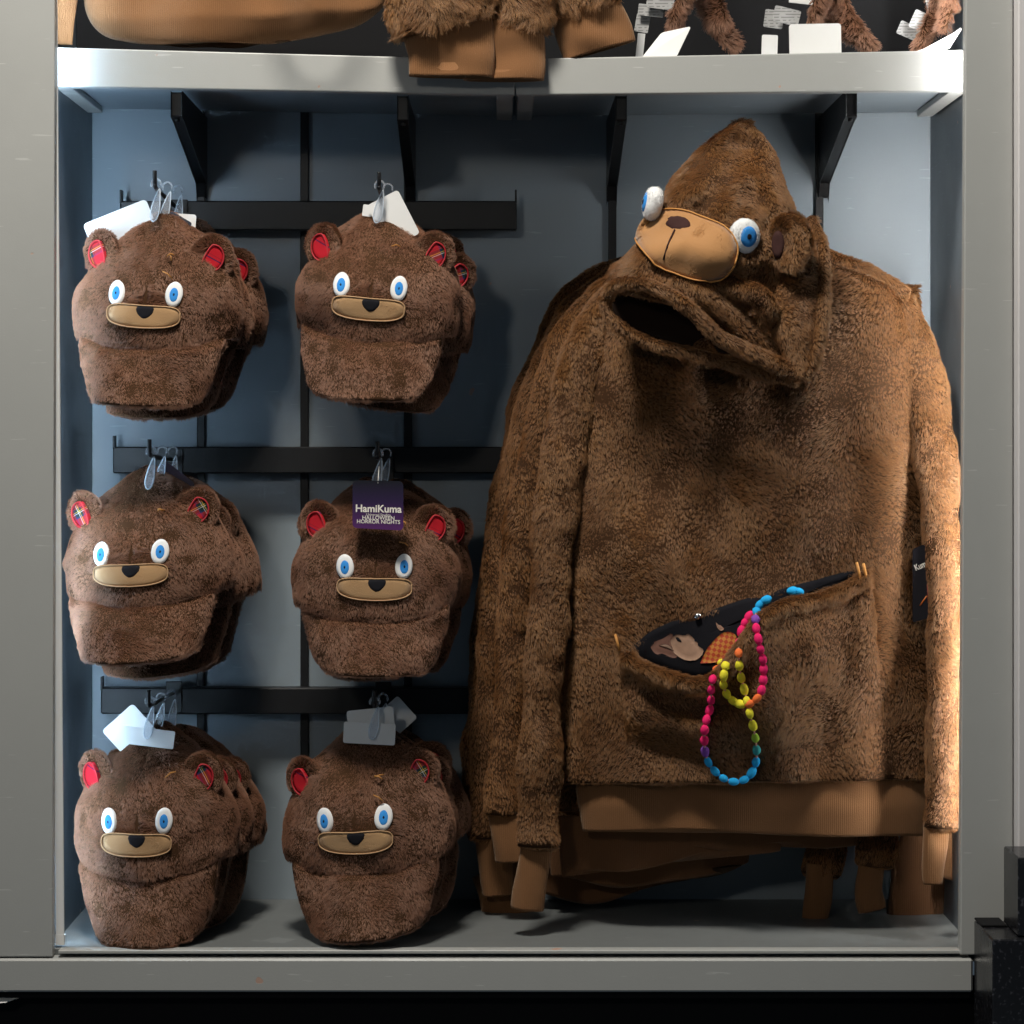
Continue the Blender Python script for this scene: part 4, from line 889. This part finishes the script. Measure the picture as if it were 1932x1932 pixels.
# ------------------------------------------------------------------ hoodies hanging behind
def hoodie_behind(k, label, dx, Y, lpts, lw, lcuff, rpts, rw, rcuff, hem_y, tl, tr):
    t = thing('plush_hoodie', label, 'hoodie', tuple(Q(1400, 1480, Y)), 'brown plush hoodies')
    nz = SN(5, 800 + k); V, F = pillow(tl, tr, [Y] * 3, [0.03, 0.035, 0.03], 36, 40, p=0.4, back=0.4, wob=lambda P: nz(P) * 0.006)
    o = mesh('body', V, F, M['skin'], t); xm = Q(1150, 0, Y)[0]
    fur(V, F, o, M['hoodfur2'], 420000, 0.0105, 0.00038, 0.5, sway=0.4, clump=0.9, csize=0.0066, face=0.3, seed=810 + k, keep=lambda P: (P[:, 0] < xm) | (P[:, 2] > CAMZ + 0.1))
    sleeve(t, lpts, lw, Y, seed=820 + 10 * k, dens=420000, mat=M['hoodfur2'], cuff=lcuff)
    if rpts: sleeve(t, rpts, rw, Y, seed=825 + 10 * k, dens=360000, mat=M['hoodfur2'], cuff=rcuff, knit=M['knit'])
    band(t, [(hem_y[2], hem_y[0] - 6), (hem_y[2] + 4, hem_y[0] + 40), (hem_y[2] + 10, hem_y[1])], [(hem_y[3], hem_y[0] - 6), (hem_y[3] - 2, hem_y[0] + 30), (hem_y[3] - 8, hem_y[1] - 15)], [Y, Y], [0.026, 0.018], M['knit_shaded'], 860 + k, sag=11.0, amp=0.016, tilt=-30.0 if k else -45.0)
    return t
hoodie_behind(0, 'brown plush hoodie second on the rail, behind the bear hood one', 0, 0.225,
    [(1195, 530), (1088, 622), (1036, 780), (992, 960), (974, 1120), (962, 1280), (954, 1420), (950, 1535)], [34, 38, 37, 35, 33, 31, 31, 33], ([(958, 1520), (962, 1560), (968, 1600), (970, 1624)], [36, 37, 38, 37], 0.225),
    [(1715, 620), (1720, 900), (1690, 1200), (1668, 1400), (1650, 1632)], [30, 36, 36, 38, 38], ([(1648, 1610), (1644, 1645), (1642, 1680), (1650, 1716)], [26, 25, 24, 26], 0.215),
    (1545, 1650, 1050, 1480), [(1150, 545), (1100, 700), (1075, 900), (1060, 1200), (1055, 1530)], [(1720, 560), (1735, 700), (1735, 900), (1720, 1200), (1700, 1530)])
hoodie_behind(1, 'brown plush hoodie third on the rail, its sleeve showing left of the second', 0, 0.285,
    [(1190, 516), (1078, 602), (1016, 760), (965, 960), (942, 1120), (926, 1280), (915, 1420), (910, 1580)], [30, 34, 34, 34, 32, 29, 27, 27], ([(925, 1570), (935, 1620), (940, 1665), (942, 1688)], [30, 32, 32, 32], 0.285),
    [(1715, 620), (1700, 900), (1640, 1200), (1590, 1400), (1552, 1650)], [30, 36, 36, 36, 37], ([(1552, 1630), (1549, 1665), (1545, 1700), (1540, 1736)], [26, 26, 26, 24], 0.27),
    (1565, 1672, 1030, 1420), [(1140, 530), (1085, 700), (1050, 900), (1025, 1200), (1015, 1560)], [(1725, 545), (1740, 700), (1730, 900), (1700, 1200), (1640, 1560)])
hoodie_behind(2, 'brown plush hoodie rearmost on the rail, darkest, against the back panel', 0, 0.34,
    [(1185, 506), (1070, 588), (1004, 750), (955, 940), (930, 1120), (912, 1280), (902, 1420), (900, 1560)], [28, 32, 32, 32, 30, 28, 27, 26], ([(935, 1640), (950, 1680), (955, 1705), (957, 1722)], [44, 46, 46, 45], 0.33),
    None, None, None, (1580, 1690, 1000, 1380), [(1130, 522), (1070, 700), (1020, 900), (1000, 1200), (990, 1580)], [(1732, 540), (1745, 700), (1735, 900), (1720, 1200), (1690, 1580)])
# cuffs of the rear hoodies standing near the right panel
def cuff_only(t, cp, cw, Y, seed, m):
    nn_ = 12; cc = catmull([Q(x, y, Y) for x, y in cp], nn_); ww = np.interp(np.linspace(0, 1, nn_), np.linspace(0, 1, len(cw)), cw) / FPX * (D + Y); G = tube_pts(cc, ww, 24, 0.4); P = G.reshape(-1, 3); P[:, 1] += SN(16, seed)(P * np.array([1, 1, 0.3])) * 0.005; P[:, 2] += SN(9, seed + 1)(P) * 0.003; V, F = tube_vf(P.reshape(G.shape)); return mesh('cuff', V, F, m, t)
rear = [o for o in COL.objects if o.name.startswith('plush_hoodie') and 'rearmost' in o.get('label', '')][0]
cuff_only(rear, [(1745, 1560), (1740, 1640), (1722, 1742)], [40, 58, 52], 0.31, 5, M['knit_shaded'])
cuff_only(rear, [(1800, 1480), (1795, 1580), (1792, 1660)], [18, 22, 22], 0.24, 6, M['knit'])

# ------------------------------------------------------------------ swing tags on the caps
def cap_card(label, c4, group='white swing tags on the caps', mat=None, name='swing_tag'):
    t = thing(name, label, 'tag', tuple(np.mean(c4, axis=0)), group); V, F, nn, pt = card_vf(c4, rc=0.09); mesh('card', V, F, mat or M['card'], t, smooth=False); return t, nn, pt
def rect(cx, cy, Y, w_, h_, ang, tip=0.0):
    a = R(ang); ux, uy = np.array([math.cos(a), math.sin(a)]), np.array([-math.sin(a), math.cos(a)]); out = []
    for (s, v) in ((-1, -1), (1, -1), (1, 1), (-1, 1)):
        q = np.array([cx, cy]) + ux * s * w_ / 2 + uy * v * h_ / 2; out.append(Q(q[0], q[1], Y + tip * v))
    return out
cap_card('large tilted white swing tag behind the top left cap', rect(232, 440, 0.125, 128, 88, -22, 0.008))
cap_card('small white swing tag at the right of the top left hook', rect(338, 428, 0.155, 62, 50, 4))
cap_card('navy swing tag corner beside the top left hook', rect(330, 432, 0.14, 46, 52, 30), mat=plain('navy_card', (0.012, 0.018, 0.035), 0.35))
cap_card('white swing tag tilted over the top right cap of the upper row', rect(742, 414, 0.105, 66, 92, -27))
cap_card('white swing tag edge lying flat behind the upper right cap', rect(712, 400, 0.115, 56, 22, 8))
cap_card('dark swing tag beside the hook of the middle left cap', rect(318, 920, 0.15, 72, 74, 38), mat=plain('plum_card', (0.020, 0.010, 0.028), 0.3))
cap_card('dark swing tag edge left of the middle left hook', rect(268, 912, 0.15, 40, 60, 15), mat=M['tagblack'])
cap_card('tilted white swing tag left of the lower left hook', rect(250, 1385, 0.13, 78, 86, -42))
cap_card('level white swing tag on top of the lower left cap', rect(280, 1391, 0.098, 98, 34, 7))
cap_card('upright white swing tag on top of the lower right cap', rect(697, 1384, 0.098, 98, 40, 3))
cap_card('white swing tag standing behind the lower right cap hook', rect(700, 1362, 0.12, 88, 50, -6))
cap_card('pale pointed swing tag far back on the lower right hook', rect(748, 1352, 0.2, 56, 56, 48))
# purple tag with print
pc4 = [Q(665, 906, 0.030), Q(761, 908, 0.034), Q(761, 1001, 0.026), Q(665, 996, 0.022)]
def purple():
    t = NT('purple_gradient_card'); c = t.coord(); s = t.new('ShaderNodeSeparateXYZ'); t.link(c, s.inputs[0])
    f = t.math('ADD', t.math('MULTIPLY', s.outputs[2], -13.0), 0.5); t.base(t.ramp(f, [(0.05, (0.007, 0.008, 0.014)), (0.45, (0.022, 0.012, 0.05)), (1.0, (0.085, 0.022, 0.12))])); t.set(Roughness=0.5); t.b.inputs['Specular IOR Level'].default_value = 0.15; return t.m
pt_, pnn, ppt = cap_card('purple printed swing tag with white lettering on the middle right cap', pc4, 'swing tags', purple())
PLX, PLZ = np.linalg.norm(pc4[1] - pc4[0]), np.linalg.norm(pc4[3] - pc4[0]); pex = pc4[1] - pc4[0]
text('HamiKuma', 0.0152, M['ink'], pt_, ppt(PLX * 0.51, PLZ * 0.585) + pnn * 0.0012, pex, None, pnn, bold=0.00035)
text('Universal Studios', 0.0052, M['ink'], pt_, ppt(PLX * 0.51, PLZ * 0.705) + pnn * 0.0012, pex, None, pnn)
text('HALLOWEEN', 0.0080, M['ink'], pt_, ppt(PLX * 0.51, PLZ * 0.770) + pnn * 0.0012, pex, None, pnn, bold=0.0001)
text('HORROR NIGHTS', 0.0080, M['ink'], pt_, ppt(PLX * 0.51, PLZ * 0.850) + pnn * 0.0012, pex, None, pnn, bold=0.0001)
thread('tag_string', [Q(715, 880, 0.06), Q(714, 898, 0.035), ppt(PLX * 0.5, PLZ * 0.06) + pnn * 0.001], 0.0006, M['ink'], pt_)

# ------------------------------------------------------------------ upper shelf: hanging hems and cuffs, furry headbands
up1 = thing('plush_hoodie', 'folded brown plush hoodie hem drooping over the upper shelf, with a hanging cuff', 'hoodie', tuple(Q(440, 40, 0.12)), 'hoodies on the upper shelf')
Vb, F = pillow([(156, -70), (157, -15), (162, 22), (178, 52), (206, 72), (250, 81)], [(765, -70), (748, -25), (732, 2), (712, 24), (672, 50), (600, 68)], [0.14, 0.13, 0.13], [0.06, 0.07, 0.055], 72, 22, p=0.36, back=0.3, bot=lambda u: 7 * math.sin(math.pi * u) + 2 * math.sin(9 * u),
    wob=lambda P: SN(5, 901)(P * np.array([1, 1, 0.4])) * 0.016 + SN(13, 905)(P * np.array([1, 1, 0.3])) * 0.006)
mesh('waistband', Vb, F, M['knit'], up1)
band(up1, [(200, 40), (230, 78), (300, 88)], [(620, 30), (600, 60), (480, 86)], [0.20, 0.20], [0.03, 0.03], M['knit_shaded'], 903, name='waistband_back', sag=2.0)
def hang_cuff(t, cp, cw, Y, seed, fur_top=None):
    nn_ = 16; cc = catmull([Q(x, y, Y) for x, y in cp], nn_); ww = np.interp(np.linspace(0, 1, nn_), np.linspace(0, 1, len(cw)), cw) / FPX * (D + Y)
    G = tube_pts(cc, ww, 24, 0.30); P = G.reshape(-1, 3); P += np.array([0, 1, 0]) * (SN(14, seed)(P) * 0.004)[:, None]; G = P.reshape(G.shape)
    G = np.concatenate([G, (cc[-1] + (G[-1] - cc[-1]) * 0.92)[None], (cc[-1] + (G[-1] - cc[-1]) * 0.9 - (cc[-1] - cc[-4]))[None]], 0)
    V, F = tube_vf(G); mesh('cuff', V, F, M['knit'], t)
    if fur_top is not None:
        fp, fw = fur_top; nn_ = 18; cc = catmull([Q(x, y, Y) for x, y in fp], nn_); ww = np.interp(np.linspace(0, 1, nn_), np.linspace(0, 1, len(fw)), fw) / FPX * (D + Y)
        G = tube_pts(cc, ww, 22, 0.5); V, F = tube_vf(G); o = mesh('sleeve', V, F, M['skin'], t)
        fur(V, F, o, dens=500000, length=0.015, face=0.4, seed=seed + 1, sway=0.6, wavel=12, **HF)
hang_cuff(up1, [(128, -60), (124, 0), (120, 50), (118, 84)], [24, 22, 20, 19], 0.10, 911)
hang_cuff(up1, [(838, 20), (846, 60), (852, 100), (852, 146)], [84, 86, 82, 80], 0.022, 912, ([(835, -80), (832, -20), (832, 28), (836, 50)], [95, 102, 100, 92]))
up2 = thing('plush_hoodie', 'brown plush hoodie sleeve with its ribbed cuff hanging over the shelf joint', 'hoodie', tuple(Q(950, 40, 0.12)), 'hoodies on the upper shelf')
hang_cuff(up2, [(945, 40), (948, 80), (950, 120), (950, 152)], [78, 80, 80, 76], 0.040, 915, ([(985, -80), (985, -20), (984, 30), (982, 52)], [58, 58, 56, 50]))
up3 = thing('plush_hoodie', 'brown plush hoodie cuff lying slanted on the upper shelf left of the headbands', 'hoodie', tuple(Q(1120, 40, 0.12)), 'hoodies on the upper shelf')
hang_cuff(up3, [(1098, 0), (1112, 40), (1124, 70), (1132, 96)], [62, 70, 72, 70], 0.075, 918, ([(1085, -80), (1090, -30), (1094, 8), (1096, 18)], [80, 78, 72, 64]))
# headbands: furry arches whose ends hang on the shelf
def headband(label, ends, cards):
    t = thing('furry_headband', label, 'headband', tuple(Q(ends[0][0][0][0], 60, 0.16)), 'furry headbands on the upper shelf')
    for k, (pts, wd, Y) in enumerate(ends):
        n = 24; c = catmull([Q(x, y, Y) for x, y in pts], n); rr_ = np.interp(np.linspace(0, 1, n), np.linspace(0, 1, len(wd)), wd) / FPX * (D + Y)
        V, F = tube_vf(tube_pts(c, rr_, 12, 0.6)); o = mesh('band_end', V, F, M['skin'], t); fur(V, F, o, M['capfur'], 420000, 0.013, 0.00038, 0.7, clump=0.6, csize=0.007, face=0.7, seed=950 + int(pts[0][0]), wavel=12)
    for k, (lab, c4) in enumerate(cards): cap_card(lab, c4, 'white tags on the headbands', mat=M['card'] if 'care' not in lab else M['carecard'])
headband('furry brown headband nearest the slanted cuff on the upper shelf', [([(1296, -60), (1294, -10), (1278, 30), (1262, 66)], [15, 15, 13, 8], 0.11), ([(1322, -60), (1340, 0), (1358, 50), (1392, 92)], [22, 22, 20, 9], 0.15)],
    [('slanted white tag under the first headband', [Q(1248, 62, 0.09), Q(1304, 50, 0.09), Q(1276, 108, 0.08), Q(1210, 110, 0.08)]), ('small white care tag left of the first headband', rect(1246, 4, 0.17, 52, 26, 8)), ('lower small grey care tag left of the first headband', rect(1212, 44, 0.19, 26, 34, 10)), ('narrow white tag edge behind the slanted cuff', rect(1208, 88, 0.14, 14, 50, 6)), ('small blank care tag right of the slanted cuff', rect(1228, 20, 0.18, 48, 22, 6))])
headband('furry brown headband in the middle of the upper right shelf', [([(1552, -60), (1550, -10), (1540, 24), (1532, 52)], [12, 12, 12, 9], 0.12), ([(1562, -60), (1572, -4), (1596, 48), (1650, 92)], [26, 26, 24, 10], 0.15)],
    [('glossy upright white tag below the middle headband', rect(1538, 76, 0.095, 98, 62, -1)), ('white care tag left of the middle headband', rect(1484, 30, 0.16, 50, 30, 14)), ('grey care tag behind the one left of the middle headband', rect(1460, 36, 0.18, 36, 34, 8)), ('narrow white tag edge beside the middle headband', rect(1452, 86, 0.14, 30, 40, 2)), ('small white tag at the top beside the middle headband', rect(1512, -2, 0.17, 46, 18, 6))])
headband('furry brown headband nearest the right stile on the upper shelf', [([(1772, -60), (1772, -10), (1762, 36), (1730, 96)], [18, 18, 15, 9], 0.16), ([(1796, -60), (1794, -20), (1786, 20), (1776, 56)], [14, 14, 12, 8], 0.13)],
    [('white tag slanting against the right stile', [Q(1770, 84, 0.09), Q(1815, 52, 0.085), Q(1790, 92, 0.075), Q(1728, 98, 0.075)]), ('white care tag left of the right headband', rect(1740, 42, 0.17, 42, 36, 24)), ('grey care tag lowest left of the right headband', rect(1714, 58, 0.19, 40, 26, 24)), ('small white care tag at the top of the right headband', rect(1766, 8, 0.16, 36, 26, -12))])
tag(box('shade_backing', -0.6645, 0.702, 0.27, 0.28, CAMZ + 0.575, ztop, M['blackkick'], None, 0.001), 'black panel behind the upper shelf goods, standing in for dark fixture and shade', 'panel')  # added black sheet: the dark fixture at right, plain shade along the rest
# a second necklace hanging from the goods above; only its shadow falls into view
nk2 = thing('bead_necklace', 'bead necklace hanging in front of the upper shelf goods, its shadow on the lip', 'necklace', tuple(Q(580, -60, -0.03)))
lp = catmull([Q(x, y, -0.032) for x, y in ((498, -160), (505, -110), (522, -62), (548, -28), (580, -16), (612, -28), (640, -62), (658, -110), (664, -160))], 200)
seg = np.concatenate([[0], np.cumsum(np.linalg.norm(np.diff(lp, axis=0), axis=1))])
for k in range(int(seg[-1] / 0.0175)):
    i = int(np.searchsorted(seg, 0.0175 * (k + 0.5))); o = bpy.data.objects.new('bead', bead_me['bpyo'[k % 4]]); COL.objects.link(o); o.parent = nk2; o.location = lp[i] - wl(nk2)
    o.rotation_mode = 'QUATERNION'; o.rotation_quaternion = Vector(lp[min(i + 2, 199)] - lp[i - 2]).to_track_quat('Z', 'Y')
thread('cord', lp[::4], 0.0014, M['string'], nk2)
# small litter
tag(mesh('paper_scrap', *orient(np.array([Q(-30, 1878, 0.02), Q(44, 1880, 0.02), Q(10, 1892, 0.0), Q(-30, 1894, 0.0), Q(-30, 1876, 0.024), Q(40, 1878, 0.024), Q(12, 1889, 0.004), Q(-30, 1890, 0.004)]), [(0, 1, 2, 3), (7, 6, 5, 4), (0, 4, 5, 1), (1, 5, 6, 2), (2, 6, 7, 3), (3, 7, 4, 0)]), M['card'], None, smooth=False), 'white paper scrap poking from under the base board', 'paper')
print('strands', NSTR)
